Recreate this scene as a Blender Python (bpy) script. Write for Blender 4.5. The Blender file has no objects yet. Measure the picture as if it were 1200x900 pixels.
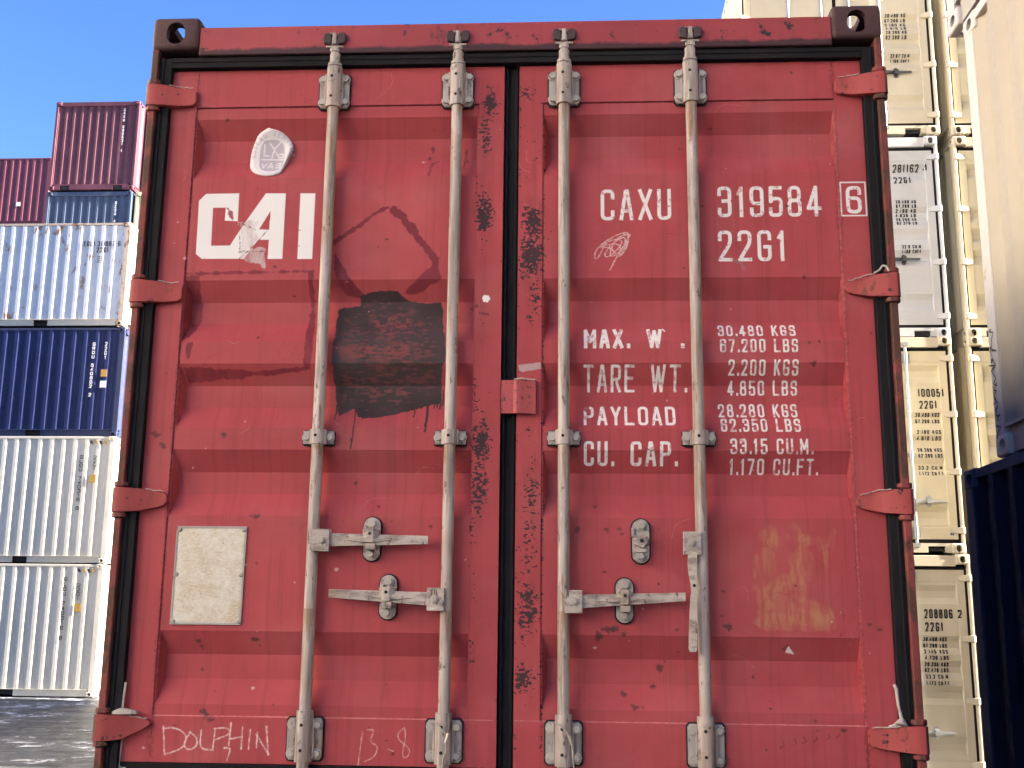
import bpy, bmesh, math, random
import numpy as np
from mathutils import Vector, Matrix

random.seed(7)
SC = bpy.context.scene
COL = SC.collection
R = math.radians

# ------------------------------------------------------------------ camera
Z0 = 1.22                       # floor of the near container above the yard (it rides on a trailer)
cam_d = bpy.data.cameras.new("camera")
cam = bpy.data.objects.new("camera", cam_d)
COL.objects.link(cam)
cam_d.sensor_fit = 'HORIZONTAL'; cam_d.sensor_width = 36.0
cam_d.lens = 1310.0 / 1200.0 * 36.0
cam_d.clip_start = 0.05; cam_d.clip_end = 3000
right = Vector((0.9985225, 0.0533456, 0.0103521))
down = Vector((-0.0008203, 0.2052778, -0.9787034))
fwd = Vector((-0.0543346, 0.9772488, 0.2050183))
M = Matrix((right, -down, -fwd)).transposed().to_4x4()
M.translation = Vector((0.20614, -3.40108, 0.59986 + Z0))
cam.matrix_world = M
SC.camera = cam

# ------------------------------------------------------------------ sky, sun, exposure
SUN_EL, SUN_AZ = R(28), R(93.5)    # azimuth from +Y towards +X
w = bpy.data.worlds.new("World"); SC.world = w; w.use_nodes = True
nt = w.node_tree
bg = nt.nodes["Background"]
sky = nt.nodes.new("ShaderNodeTexSky"); sky.sky_type = 'NISHITA'
sky.sun_disc = False; sky.sun_elevation = SUN_EL; sky.sun_rotation = SUN_AZ
sky.air_density = 1.0; sky.dust_density = 0.7; sky.ozone_density = 4.0; sky.altitude = 200
hs = nt.nodes.new("ShaderNodeHueSaturation"); hs.inputs['Saturation'].default_value = 1.18; hs.inputs['Hue'].default_value = .513
nt.links.new(sky.outputs[0], hs.inputs['Color']); nt.links.new(hs.outputs[0], bg.inputs[0])
bg.inputs[1].default_value = 0.05; hs.inputs['Value'].default_value = .80
sun_d = bpy.data.lights.new("sun", 'SUN'); sun_d.energy = 5.0; sun_d.angle = R(0.5); sun_d.color = (1, .90, .76)
sun = bpy.data.objects.new("sun", sun_d); COL.objects.link(sun)
sv = Vector((math.sin(SUN_AZ) * math.cos(SUN_EL), math.cos(SUN_AZ) * math.cos(SUN_EL), math.sin(SUN_EL)))
sun.rotation_euler = sv.to_track_quat('Z', 'Y').to_euler(); sun.location = (20, 0, 30)
SC.view_settings.view_transform = 'Standard'; SC.view_settings.look = 'None'
SC.view_settings.gamma = 1.0; SC.view_settings.exposure = 3.2

# ------------------------------------------------------------------ materials
MATS = {}
def nodes_mat(name):
    m = bpy.data.materials.new(name); m.use_nodes = True
    return m, m.node_tree, m.node_tree.nodes["Principled BSDF"]

def noise(nt, scale, detail=4, rough=.55, stretch=(1, 1, 1), dist=0.0, seed=0.0):
    tc = nt.nodes.new("ShaderNodeTexCoord"); mp = nt.nodes.new("ShaderNodeMapping")
    mp.inputs['Scale'].default_value = stretch; mp.inputs['Location'].default_value = (seed, seed * .7, seed * 1.3)
    nz = nt.nodes.new("ShaderNodeTexNoise"); nz.inputs['Scale'].default_value = scale
    nz.inputs['Detail'].default_value = detail; nz.inputs['Roughness'].default_value = rough
    nz.inputs['Distortion'].default_value = dist
    nt.links.new(tc.outputs['Object'], mp.inputs[0]); nt.links.new(mp.outputs[0], nz.inputs[0])
    return nz.outputs[0]

def ramp(nt, src, a, b, lo=0.0, hi=1.0):
    r = nt.nodes.new("ShaderNodeMapRange"); r.inputs[1].default_value = a; r.inputs[2].default_value = b
    r.inputs[3].default_value = lo; r.inputs[4].default_value = hi; r.clamp = True
    nt.links.new(src, r.inputs[0]); return r.outputs[0]

def mix(nt, f, a, b, mode='MIX'):
    n = nt.nodes.new("ShaderNodeMix"); n.data_type = 'RGBA'; n.blend_type = mode
    for s, v in ((0, f), (6, a), (7, b)):
        if isinstance(v, (int, float)): n.inputs[s].default_value = v
        elif isinstance(v, tuple): n.inputs[s].default_value = (*v[:3], 1)
        else: nt.links.new(v, n.inputs[s])
    return n.outputs[2]

def mul(nt, a, b, op='MULTIPLY'):
    n = nt.nodes.new("ShaderNodeMath"); n.operation = op
    for i, v in enumerate((a, b)):
        if isinstance(v, (int, float)): n.inputs[i].default_value = v
        else: nt.links.new(v, n.inputs[i])
    return n.outputs[0]

def bump(nt, bs, src, strength, distance):
    b = nt.nodes.new("ShaderNodeBump"); b.inputs['Strength'].default_value = strength
    b.inputs['Distance'].default_value = distance
    nt.links.new(src, b.inputs['Height']); nt.links.new(b.outputs[0], bs.inputs['Normal'])

def paint(name, col, var=.12, rust=0.0, rust_col=(.13, .045, .022), rscale=9, streak=.0, streak_col=None, rough=.5, metal=0, fine=0.0, seed=0, dark=0.0, spec=.3):
    """weathered paint on steel: tone variation, rust blotches, rain streaks"""
    if name in MATS: return MATS[name]
    m, nt, bs = nodes_mat(name)
    n1 = noise(nt, 1.7, 5, .6, seed=seed)
    c = mix(nt, ramp(nt, n1, .3, .7), tuple(max(0, x * (1 - var)) for x in col), tuple(min(1, x * (1 + var * .6)) for x in col))
    if streak > 0:
        s = noise(nt, 5, 6, .65, (6, 6, .35), seed=seed + 3)
        c = mix(nt, ramp(nt, s, .54, .78, 0, streak), c, streak_col or tuple(x * .45 for x in col))
    if rust > 0:
        a = noise(nt, rscale, 8, .68, (1, 1, .55), seed=seed + 5)
        b = noise(nt, rscale * .22, 3, .5, seed=seed + 9)
        s = mul(nt, mul(nt, a, .62), mul(nt, b, .38), 'ADD')
        c = mix(nt, ramp(nt, s, .62 - .2 * rust, .67 - .17 * rust), c, rust_col)
    if dark > 0:
        a = noise(nt, rscale * 1.6, 8, .7, seed=seed + 14)
        c = mix(nt, ramp(nt, a, .66 - .2 * dark, .70 - .18 * dark), c, (.028, .022, .022))
    nt.links.new(c, bs.inputs['Base Color']); bs.inputs['Specular IOR Level'].default_value = spec
    n2 = noise(nt, 14, 5, .6, seed=seed + 1)
    nt.links.new(ramp(nt, n2, .3, .7, max(.05, rough - .1), min(1, rough + .12)), bs.inputs['Roughness'])
    bs.inputs['Metallic'].default_value = metal
    bump(nt, bs, mul(nt, noise(nt, 160, 3, .6, seed=seed), mul(nt, noise(nt, 2.2, 3, .5, seed=seed + 2), 6), 'ADD'), .25, .002)
    MATS[name] = m; return m

RED = (.37, .062, .071)
m_red = paint("red container paint", (.15, .034, .034), .14, .3, (.12, .04, .03), 16, .25, (.26, .045, .05), .5, dark=.16)
m_redhdr = paint("red header paint", (.31, .050, .056), .18, .2, (.10, .035, .03), 10, .5, (.17, .035, .04), .5, dark=.34)
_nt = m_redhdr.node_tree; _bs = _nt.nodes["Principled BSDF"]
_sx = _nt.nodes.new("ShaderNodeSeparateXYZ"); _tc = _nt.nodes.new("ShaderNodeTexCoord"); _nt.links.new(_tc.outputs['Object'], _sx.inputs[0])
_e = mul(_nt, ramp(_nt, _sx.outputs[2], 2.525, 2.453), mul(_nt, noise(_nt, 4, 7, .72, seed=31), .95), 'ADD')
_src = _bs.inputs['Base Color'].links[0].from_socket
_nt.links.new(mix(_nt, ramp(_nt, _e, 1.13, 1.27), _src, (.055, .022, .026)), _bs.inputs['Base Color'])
m_rust = paint("rusted red post paint", (.22, .050, .046), .35, .78, (.085, .038, .028), 28, .4, (.12, .035, .03), .62, seed=4, dark=.2)
m_cast = paint("rusty corner casting", (.085, .042, .046), .3, .45, (.075, .034, .028), 22, 0, None, .7, seed=8, dark=.35)
m_lock = paint("chipped red plate", (.40, .075, .08), .15, .1, (.1, .035, .03), 60, 0, None, .5, seed=2, dark=.45)
m_hinge = paint("hinge paint", (.37, .066, .064), .25, .30, (.13, .045, .03), 26, .4, (.15, .04, .04), .55, seed=6, dark=.3)
def gear_paint(name, col, stain, seed, amt=1.0, st=(2.2, 2.2, .12), rods=False):
    m, nt, bs = nodes_mat(name)
    c = mix(nt, ramp(nt, noise(nt, 5, 5, .6, seed=seed), .3, .7), tuple(x * .82 for x in col), tuple(min(1, x * 1.12) for x in col))
    a = noise(nt, 26, 6, .65, st, seed=seed + 1); c = mix(nt, ramp(nt, a, .47, .60, 0, .85 * amt), c, stain)
    a = noise(nt, 40, 5, .7, tuple(x * .7 for x in st), seed=seed + 2); c = mix(nt, ramp(nt, a, .58, .68, 0, .8 * amt), c, (.62, .56, .50))
    a = noise(nt, 34, 7, .7, (1.2, 1.2, .45), seed=seed + 3); c = mix(nt, ramp(nt, a, .585, .64, 0, .9 * amt), c, (.085, .055, .05))
    a = noise(nt, 3.2, 4, .6, (1, 1, .6), seed=seed + 4); c = mix(nt, ramp(nt, a, .55, .72, 0, .75 * amt), c, (.27, .17, .10))
    if rods:
        tc = nt.nodes.new("ShaderNodeTexCoord"); sx = nt.nodes.new("ShaderNodeSeparateXYZ"); nt.links.new(tc.outputs['Object'], sx.inputs[0])
        z = sx.outputs[2]; f = noise(nt, 30, 6, .7, (1.6, 1.6, .15), seed=seed + 7)
        for a0, b0 in ((.92, 1.12), (2.02, 2.26), (.36, .62), (.30, .10)):
            k = mul(nt, ramp(nt, z, a0, b0), ramp(nt, z, b0 + .004, b0)) if b0 > a0 else ramp(nt, z, a0, b0)
            c = mix(nt, ramp(nt, mul(nt, f, mul(nt, k, .17), 'ADD'), .60, .72, 0, .75), c, (.24, .13, .07))
    nt.links.new(c, bs.inputs['Base Color']); bs.inputs['Specular IOR Level'].default_value = .3; bs.inputs['Roughness'].default_value = .6
    bump(nt, bs, mul(nt, a, noise(nt, 150, 4, .65, seed=seed), 'ADD'), .45, .0016)
    return m
m_gear = gear_paint("faded pink grey primer", (.45, .385, .36), (.235, .19, .172), 3, rods=True)
m_hand = gear_paint("worn handle primer", (.43, .37, .335), (.20, .165, .15), 53, 1.0, (.6, 1, 1.8))
m_gear2 = gear_paint("worn galvanised plate", (.36, .335, .325), (.2, .15, .13), 13, .8)
m_bolt = paint("grey bolt", (.40, .365, .335), .25, .2, (.2, .12, .09), 90, 0, None, .55, metal=.0, seed=5)
m_keeper = paint("dark rusty keeper", (.065, .042, .047), .3, .4, (.06, .03, .028), 50, 0, None, .7, seed=9)
m_hole = paint("dark recess", (.02, .017, .017), .2, rough=.8)
m_rubber = paint("black rubber gasket", (.013, .012, .0145), .3, 0, rough=.75, seed=1, spec=.15)
m_rope = paint("worn white cord", (.47, .41, .38), .2, .2, (.3, .2, .17), 60, rough=.8)
m_cable = paint("thin seal cable", (.5, .46, .42), .2, rough=.45, metal=.4)
m_bead = paint("scraped bare edge", (.46, .36, .33), .3, .4, (.3, .16, .13), 60, rough=.5)
m_lettr = paint("white lettering", (.72, .70, .69), .08, 0, rough=.6)
m_black = paint("black lettering", (.03, .03, .033), .1, 0, rough=.6)
m_yel = paint("orange label", (.42, .24, .06), .1, 0, rough=.5)
m_shade_steel = paint("under floor shade and trailer dark", (.03, .03, .035), .2, 0, rough=.9)  # darkness below the floors put into the colour; trailer steel uses it too

# data plate
m_plate, nt, bs = nodes_mat("weathered aluminium data plate")
a = noise(nt, 34, 6, .7, (1, 1, 1)); b = noise(nt, 120, 4, .7, (1, 1, 2.4), seed=3); g = noise(nt, 260, 2, .5, (.35, 1, 2), seed=8)
c = mix(nt, ramp(nt, a, .35, .7), (.61, .56, .49), (.48, .395, .29))
c = mix(nt, ramp(nt, b, .60, .70, 0, .6), c, (.26, .16, .09))
c = mix(nt, ramp(nt, noise(nt, 6, 6, .7, (1, 1, 1.4), seed=12), .50, .66, 0, .6), c, (.42, .29, .15))
c = mix(nt, ramp(nt, g, .50, .60, 0, .45), c, (.70, .66, .60))
c = mix(nt, ramp(nt, noise(nt, 70, 5, .75, seed=16), .63, .69, 0, .8), c, (.10, .06, .04))
nt.links.new(c, bs.inputs['Base Color']); bs.inputs['Metallic'].default_value = .25; bs.inputs['Roughness'].default_value = .42
bump(nt, bs, b, .3, .0006)

# yard surface: dark asphalt with patches of frost
m_ground, nt, bs = nodes_mat("frosty asphalt")
a = noise(nt, .55, 8, .7, (1, 1.2, 1), .8); b = noise(nt, 3.1, 9, .78, (1, 1.0, 1), .5, 4); g = noise(nt, 60, 3, .6)
asph = mix(nt, ramp(nt, g, .3, .7), (.026, .028, .034), (.052, .055, .064))
asph = mix(nt, ramp(nt, noise(nt, .9, 4, .6, (1, 2, 1), .3, 9), .45, .62, 0, .8), asph, (.085, .09, .105))
fr = mul(nt, ramp(nt, a, .47, .56), ramp(nt, b, .51, .58))
nt.links.new(mix(nt, fr, asph, (.62, .64, .68)), bs.inputs['Base Color'])
nt.links.new(ramp(nt, b, .35, .65, .38, .75), bs.inputs['Roughness']); bs.inputs['Specular IOR Level'].default_value = .12
bump(nt, bs, mul(nt, b, g, 'ADD'), .5, .02)

# ------------------------------------------------------------------ mesh helpers
class MB:
    def __init__(s): s.v = []; s.f = []; s.m = []
    def quadbox(s, p, m=0):
        n = len(s.v); s.v += p
        for q in ((0, 3, 2, 1), (4, 5, 6, 7), (0, 1, 5, 4), (1, 2, 6, 5), (2, 3, 7, 6), (3, 0, 4, 7)):
            s.f.append(tuple(n + i for i in q)); s.m.append(m)
    def box(s, x0, x1, y0, y1, z0, z1, m=0):
        s.quadbox([(x0, y0, z0), (x1, y0, z0), (x1, y1, z0), (x0, y1, z0), (x0, y0, z1), (x1, y0, z1), (x1, y1, z1), (x0, y1, z1)], m)
    def cyl(s, p0, p1, r0, r1=None, n=16, m=0, caps=True):
        r1 = r0 if r1 is None else r1
        p0 = Vector(p0); p1 = Vector(p1); d = (p1 - p0).normalized()
        u = d.orthogonal().normalized(); v = d.cross(u); k = len(s.v)
        for p, r in ((p0, r0), (p1, r1)):
            for i in range(n):
                a = 2 * math.pi * i / n
                s.v.append(tuple(p + u * (r * math.cos(a)) + v * (r * math.sin(a))))
        for i in range(n):
            j = (i + 1) % n; s.f.append((k + i, k + j, k + n + j, k + n + i)); s.m.append(m)
        if caps:
            s.f.append(tuple(k + i for i in reversed(range(n)))); s.m.append(m)
            s.f.append(tuple(k + n + i for i in range(n))); s.m.append(m)
    def prism(s, pts, y0, y1, m=0):
        """polygon in x-z extruded along y"""
        n = len(pts); k = len(s.v)
        s.v += [(x, y0, z) for x, z in pts] + [(x, y1, z) for x, z in pts]
        s.f.append(tuple(k + i for i in range(n))); s.m.append(m)
        s.f.append(tuple(k + n + i for i in reversed(range(n)))); s.m.append(m)
        for i in range(n):
            j = (i + 1) % n; s.f.append((k + j, k + i, k + n + i, k + n + j)); s.m.append(m)
    def tube(s, pts, r, n=6, m=0):
        for a, b in zip(pts[:-1], pts[1:]): s.cyl(a, b, r, r, n, m)
    def loft(s, cols, yb, m=0):
        """strip of columns (x, z0, z1, yfront), closed at the back plane yb"""
        k = len(s.v); n = len(cols)
        for x, a, b, y in cols: s.v += [(x, y, a), (x, y, b), (x, max(yb, y + .004), b), (x, max(yb, y + .004), a)]
        for i in range(n - 1):
            p = k + 4 * i; q = p + 4
            for a in range(4):
                b = (a + 1) % 4; s.f.append((p + a, q + a, q + b, p + b)); s.m.append(m)
        s.f.append((k, k + 1, k + 2, k + 3)); s.m.append(m)
        e = k + 4 * (n - 1); s.f.append((e + 3, e + 2, e + 1, e)); s.m.append(m)
    def mesh(s, name, mats, smooth=True, ang=35):
        me = bpy.data.meshes.new(name); me.from_pydata(s.v, [], s.f)
        for mt in mats: me.materials.append(mt)
        if len(mats) > 1: me.polygons.foreach_set("material_index", s.m)
        bm = bmesh.new(); bm.from_mesh(me); bmesh.ops.recalc_face_normals(bm, faces=bm.faces); bm.to_mesh(me); bm.free()
        if smooth:
            me.polygons.foreach_set("use_smooth", [True] * len(me.polygons)); me.set_sharp_from_angle(angle=R(ang))
        me.update(); return me
    def build(s, name, mats, parent=None, bev=0, **k):
        if not isinstance(mats, (list, tuple)): mats = [mats]
        return link(name, s.mesh(name, mats, **k), parent, bev)

def link(name, me, parent=None, bev=0, seg=2):
    o = bpy.data.objects.new(name, me); COL.objects.link(o)
    if parent: o.parent = parent
    if bev:
        b = o.modifiers.new("bevel", 'BEVEL'); b.width = bev; b.segments = seg; b.limit_method = 'ANGLE'; b.angle_limit = R(28); b.harden_normals = True
    return o

def thing(name, label, cat, loc=(0, 0, 0), rz=0.0, group=None):
    o = bpy.data.objects.new(name, None); COL.objects.link(o)
    o.empty_display_size = .3; o.location = loc; o.rotation_euler = (0, 0, rz)
    o["label"] = label; o["category"] = cat
    if group: o["group"] = group
    return o

# ------------------------------------------------------------------ stroke lettering
_ = 0
GLY = {
 '0': [(1, [(0, 0), (0, 1), (1, 1), (1, 0)])], 'O': [(1, [(0, 0), (0, 1), (1, 1), (1, 0)])],
 '1': [(0, [(.1, .80, 0), (.62, 1, 0), (.62, 0, 0)])],
 '2': [(0, [(0, .74), (0, 1), (1, 1), (1, .60), (0, 0, 0), (1, 0, 0)])],
 '3': [(0, [(0, .78), (0, 1), (1, 1), (1, .53), (.4, .53, 0)]), (0, [(.4, .53), (1, .53), (1, 0), (0, 0), (0, .22)])],
 '4': [(0, [(.74, 0, 0), (.74, 1, 0), (0, .24, 0), (1.05, .24, 0)])],
 '5': [(0, [(.95, 1, 0), (.06, 1, 0), (.03, .50, 0), (.2, .60), (1, .60), (1, 0), (0, 0), (0, .22)])],
 '6': [(0, [(1, .78), (1, 1), (0, 1), (0, 0), (1, 0), (1, .57), (0, .57), (0, .4)])],
 '7': [(0, [(0, 1, 0), (1, 1, 0), (.36, 0, 0)])],
 '8': [(1, [(.05, .53), (.05, 1), (.95, 1), (.95, .53)]), (1, [(0, 0), (0, .53), (1, .53), (1, 0)])],
 '9': [(0, [(0, .22), (0, 0), (1, 0), (1, 1), (0, 1), (0, .43), (1, .43), (1, .6)])],
 'A': [(0, [(0, 0, 0), (.43, 1, 0), (.57, 1, 0), (1, 0, 0)]), (0, [(.16, .28, 0), (.84, .28, 0)])],
 'B': [(1, [(0, .53, 0), (0, 1, 0), (.95, 1), (.95, .53)]), (1, [(0, 0, 0), (0, .53, 0), (1, .53), (1, 0)])],
 'C': [(0, [(1, .76), (1, 1), (0, 1), (0, 0), (1, 0), (1, .24)])],
 'D': [(1, [(0, 0, 0), (0, 1, 0), (1, 1), (1, 0)])],
 'E': [(0, [(1, 1, 0), (0, 1, 0), (0, 0, 0), (1, 0, 0)]), (0, [(0, .53, 0), (.8, .53, 0)])],
 'F': [(0, [(1, 1, 0), (0, 1, 0), (0, 0, 0)]), (0, [(0, .53, 0), (.8, .53, 0)])],
 'G': [(0, [(1, .76), (1, 1), (0, 1), (0, 0), (1, 0), (1, .46, 0), (.55, .46, 0)])],
 'I': [(0, [(.5, 0, 0), (.5, 1, 0)])], 'J': [(0, [(1, 1), (1, 0), (0, 0), (0, .25)])],
 'K': [(0, [(0, 0, 0), (0, 1, 0)]), (0, [(.95, 1, 0), (.04, .40, 0)]), (0, [(.32, .58, 0), (1, 0, 0)])],
 'L': [(0, [(0, 1, 0), (0, 0, 0), (1, 0, 0)])],
 'M': [(0, [(0, 0, 0), (0, 1, 0), (.5, .30, 0), (1, 1, 0), (1, 0, 0)])],
 'P': [(0, [(0, 0, 0), (0, 1, 0), (1, 1), (1, .45), (0, .45, 0)])],
 'R': [(0, [(0, 0, 0), (0, 1, 0), (1, 1), (1, .48), (0, .48, 0)]), (0, [(.5, .48, 0), (1, 0, 0)])],
 'S': [(0, [(1, .78), (1, 1), (0, 1), (0, .54), (1, .54), (1, 0), (0, 0), (0, .22)])],
 'T': [(0, [(0, 1, 0), (1, 1, 0)]), (0, [(.5, 1, 0), (.5, 0, 0)])],
 'U': [(0, [(0, 1), (0, 0), (1, 0), (1, 1)])], 'V': [(0, [(0, 1, 0), (.5, 0, 0), (1, 1, 0)])],
 'W': [(0, [(0, 1, 0), (.25, 0, 0), (.5, .95, 0), (.75, 0, 0), (1, 1, 0)])],
 'X': [(0, [(0, 0, 0), (1, 1, 0)]), (0, [(0, 1, 0), (1, 0, 0)])],
 'Y': [(0, [(0, 1, 0), (.5, .45, 0), (1, 1, 0)]), (0, [(.5, .45, 0), (.5, 0, 0)])],
 '.': [(0, [(.5, 0, 0), (.5, .07, 0)])], ',': [(0, [(.6, .07, 0), (.3, -.13, 0)])],
 'k': [(0, [(0, 0, 0), (0, 1, 0)]), (0, [(.9, .7, 0), (.05, .3, 0)]), (0, [(.3, .45, 0), (1, 0, 0)])],
}
def fillet(pts, rad, closed):
    n = len(pts); out = []
    for i, q in enumerate(pts):
        P = Vector((q[0], q[1])); r = q[2] if len(q) > 2 else rad
        if (not closed and i in (0, n - 1)) or r <= 0: out.append(tuple(P)); continue
        A = Vector(pts[i - 1][:2]) - P; B = Vector(pts[(i + 1) % n][:2]) - P
        t = min(r, A.length * .5, B.length * .5)
        a = P + A.normalized() * t; b = P + B.normalized() * t
        for k in range(6):
            s = k / 5; out.append(tuple((1 - s) ** 2 * a + 2 * s * (1 - s) * P + s * s * b))
    return out
def layout(text, x0, x1, z0, z1, sw, gap=.42):
    """-> list of (closed, points) strokes filling the box x0..x1, z0..z1"""
    wid = lambda c: {' ': .55, '.': .22, ',': .3, '1': .62, 'I': .3, 'W': 1.35, 'M': 1.2}.get(c, 1.0)
    tot = sum(wid(c) for c in text) + gap * (len(text) - 1)
    k = (x1 - x0) / tot; x = x0; H = z1 - z0 - sw; out = []
    for c in text:
        wd = wid(c) * k
        if c in GLY:
            ww = max(wd - sw, .001)
            for closed, pts in GLY[c]:
                pp = [(x + sw / 2 + q[0] * ww, z0 + sw / 2 + q[1] * H, *q[2:]) for q in pts]
                out.append((closed, fillet(pp, min(.42 * ww, .2 * H), closed)))
        x += wd + gap * k
    return out

def ribbons(strokes, sw, fn):
    """flat strips along the strokes; fn maps (u, v) to a point on the surface"""
    b = MB()
    for si, (closed, pts) in enumerate(strokes):
        P = [Vector(p) for p in pts]; Q = [P[0]]
        for p in P[1:]:
            if (p - Q[-1]).length > 1e-4: Q.append(p)
        if closed and (Q[0] - Q[-1]).length < 1e-4: Q.pop()
        E_ = []                                     # short steps, so that the strip follows the pressed skin
        for i in range(len(Q)):
            E_.append(Q[i])
            if i < len(Q) - 1 or closed:
                nx_ = Q[(i + 1) % len(Q)]; k_ = int((nx_ - Q[i]).length / .018)
                E_ += [Q[i].lerp(nx_, (j + 1) / (k_ + 1)) for j in range(k_)]
        Q = E_
        n = len(Q); k = len(b.v)
        if n < 2: continue
        for i in range(n):
            a = Q[i - 1] if (closed or i > 0) else None; c = Q[(i + 1) % n] if (closed or i < n - 1) else None
            d1 = (Q[i] - a).normalized() if a is not None else None; d2 = (c - Q[i]).normalized() if c is not None else None
            d1 = d1 or d2; d2 = d2 or d1
            nn = Vector((-(d1.y + d2.y), d1.x + d2.x))
            if nn.length < 1e-3: nn = Vector((-d1.y, d1.x))
            nn.normalize(); cs = max(.45, nn.dot(Vector((-d1.y, d1.x)))); nn *= sw / 2 / cs
            off = .0006 * (si % 4)
            for s in (1, -1):
                q = Q[i] + nn * s; X, Y, Z = fn(q.x, q.y); b.v.append((X, Y - off, Z))
        for i in range(n if closed else n - 1):
            j = (i + 1) % n; b.f.append((k + 2 * i, k + 2 * j, k + 2 * j + 1, k + 2 * i + 1)); b.m.append(0)
    return b

# ------------------------------------------------------------------ the doors' paint: one albedo map painted in code
BLK = [(-0.485, 1.62), (-0.472, 1.628), (-0.447, 1.635), (-0.4, 1.64), (-0.362, 1.635), (-0.34, 1.615), (-0.293, 1.599), (-0.225, 1.602), (-0.212, 1.571), (-0.212, 1.51), (-0.2, 1.476), (-0.202, 1.407), (-0.211, 1.356), (-0.214, 1.306), (-0.217, 1.268), (-0.271, 1.255), (-0.362, 1.228), (-0.457, 1.215), (-0.474, 1.223), (-0.492, 1.253), (-0.508, 1.24), (-0.536, 1.227), (-0.547, 1.247), (-0.556, 1.306), (-0.565, 1.4), (-0.56, 1.477), (-0.564, 1.529), (-0.558, 1.581), (-0.484, 1.59)]
SCR1 = [(-0.457, 1.546), (-0.431, 1.555), (-0.398, 1.559), (-0.372, 1.561), (-0.313, 1.558), (-0.302, 1.528), (-0.311, 1.489), (-0.37, 1.485), (-0.412, 1.485), (-0.428, 1.511)]
SCR2 = [(-0.554, 1.451), (-0.31, 1.463), (-0.309, 1.408), (-0.493, 1.399), (-0.553, 1.425)]
SCR3 = [(-0.452, 1.318), (-0.315, 1.323), (-0.314, 1.289), (-0.422, 1.289)]
D1 = [(-0.574, 1.798), (-0.544, 1.822), (-0.49, 1.858), (-0.444, 1.896), (-0.397, 1.92)]
D2 = [(-0.384, 1.908), (-0.357, 1.891), (-0.321, 1.846), (-0.286, 1.796), (-0.243, 1.74)]
D3 = [(-0.251, 1.716), (-0.246, 1.742), (-0.229, 1.747), (-0.221, 1.672), (-0.298, 1.626), (-0.349, 1.626), (-0.291, 1.676)]
D4 = [(-0.572, 1.767), (-0.549, 1.731), (-0.521, 1.682), (-0.472, 1.627), (-0.48, 1.618), (-0.527, 1.621), (-0.559, 1.669), (-0.57, 1.705)]
R1 = [(-1.062, 1.698), (-0.637, 1.704), (-0.637, 1.697), (-1.061, 1.689)]
R2 = [(-1.067, 1.692), (-1.015, 1.683), (-1.01, 1.611), (-1.009, 1.553), (-1.02, 1.51), (-1.035, 1.481), (-1.06, 1.473), (-1.062, 1.582)]
R3 = [(-1.042, 1.461), (-1.023, 1.461), (-1.025, 1.41), (-1.038, 1.396)]
R4 = [(-0.657, 1.701), (-0.637, 1.701), (-0.639, 1.623), (-0.629, 1.523), (-0.632, 1.367), (-0.655, 1.376), (-0.656, 1.509), (-0.648, 1.58), (-0.655, 1.666)]
R5 = [(-1.048, 1.382), (-0.81, 1.37), (-0.644, 1.381), (-0.644, 1.37), (-0.809, 1.354), (-1.042, 1.334)]
SCRIB = [(0.326, 1.699), (0.351, 1.749), (0.395, 1.82), (0.367, 1.825), (0.319, 1.8), (0.279, 1.766), (0.275, 1.733), (0.291, 1.741), (0.311, 1.791), (0.351, 1.804), (0.371, 1.791), (0.327, 1.741), (0.303, 1.745), (0.335, 1.791), (0.383, 1.816), (0.363, 1.757), (0.319, 1.737), (0.343, 1.804), (0.391, 1.824), (0.379, 1.765), (0.35, 1.736), (0.367, 1.791), (0.279, 1.775), (0.335, 1.774), (0.354, 1.728), (0.391, 1.816)]
SPOT = [(0.279, 0.551), (0.356, 0.552), (0.517, 0.571), (0.482, 0.478), (0.464, 0.461), (0.445, 0.404), (0.412, 0.347), (0.359, 0.383), (0.31, 0.571), (0.325, 0.571), (0.66, 0.686), (0.65, 0.612), (0.669, 0.585), (0.361, 0.559), (0.384, 0.345), (0.94, 1.671), (0.979, 1.461), (-0.941, 0.524), (-0.935, 0.507), (-0.932, 0.436), (-0.905, 0.311), (-0.886, 0.292), (-0.761, 0.527), (-0.232, 0.875), (-0.783, 0.903), (-0.772, 0.758), (-1.121, 1.159), (-1.091, 1.129), (-1.092, 1.118), (-0.902, 1.162), (-0.264, 2.137), (-0.272, 2.101), (0.947, 1.456), (0.955, 1.392), (1.001, 0.566), (1.085, 0.594), (1.114, 0.577), (0.915, 0.314), (0.918, 0.287), (0.995, 0.288), (0.12, 1.748), (0.218, 0.867), (0.273, 0.941), (0.312, 0.87), (0.349, 0.87)]
CAIC = [(-0.9, 1.972), (-0.899, 1.874), (-0.943, 1.877), (-0.942, 1.922), (-0.985, 1.922), (-0.983, 1.79), (-0.92, 1.79), (-0.889, 1.844), (-0.871, 1.874), (-0.81, 1.971), (-0.743, 1.97), (-0.743, 1.743), (-0.792, 1.743), (-0.791, 1.809), (-0.827, 1.809), (-0.871, 1.744), (-1.011, 1.745), (-1.032, 1.762), (-1.034, 1.947), (-1.012, 1.971)]
CAIhole = [(-0.791, 1.909), (-0.826, 1.845), (-0.792, 1.844)]
CAII = [(-0.694, 1.97), (-0.644, 1.969), (-0.644, 1.742), (-0.693, 1.742)]
PEEL = [(-0.893, 1.868), (-0.871, 1.874), (-0.828, 1.876), (-0.837, 1.844), (-0.824, 1.814), (-0.865, 1.773), (-0.8, 1.781), (-0.802, 1.714), (-0.831, 1.726), (-0.883, 1.744), (-0.89, 1.767), (-0.876, 1.814)]
CHK = [(-0.937, 1.922), (-0.92, 1.907), (-0.914, 1.874), (-0.929, 1.889)]
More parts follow.
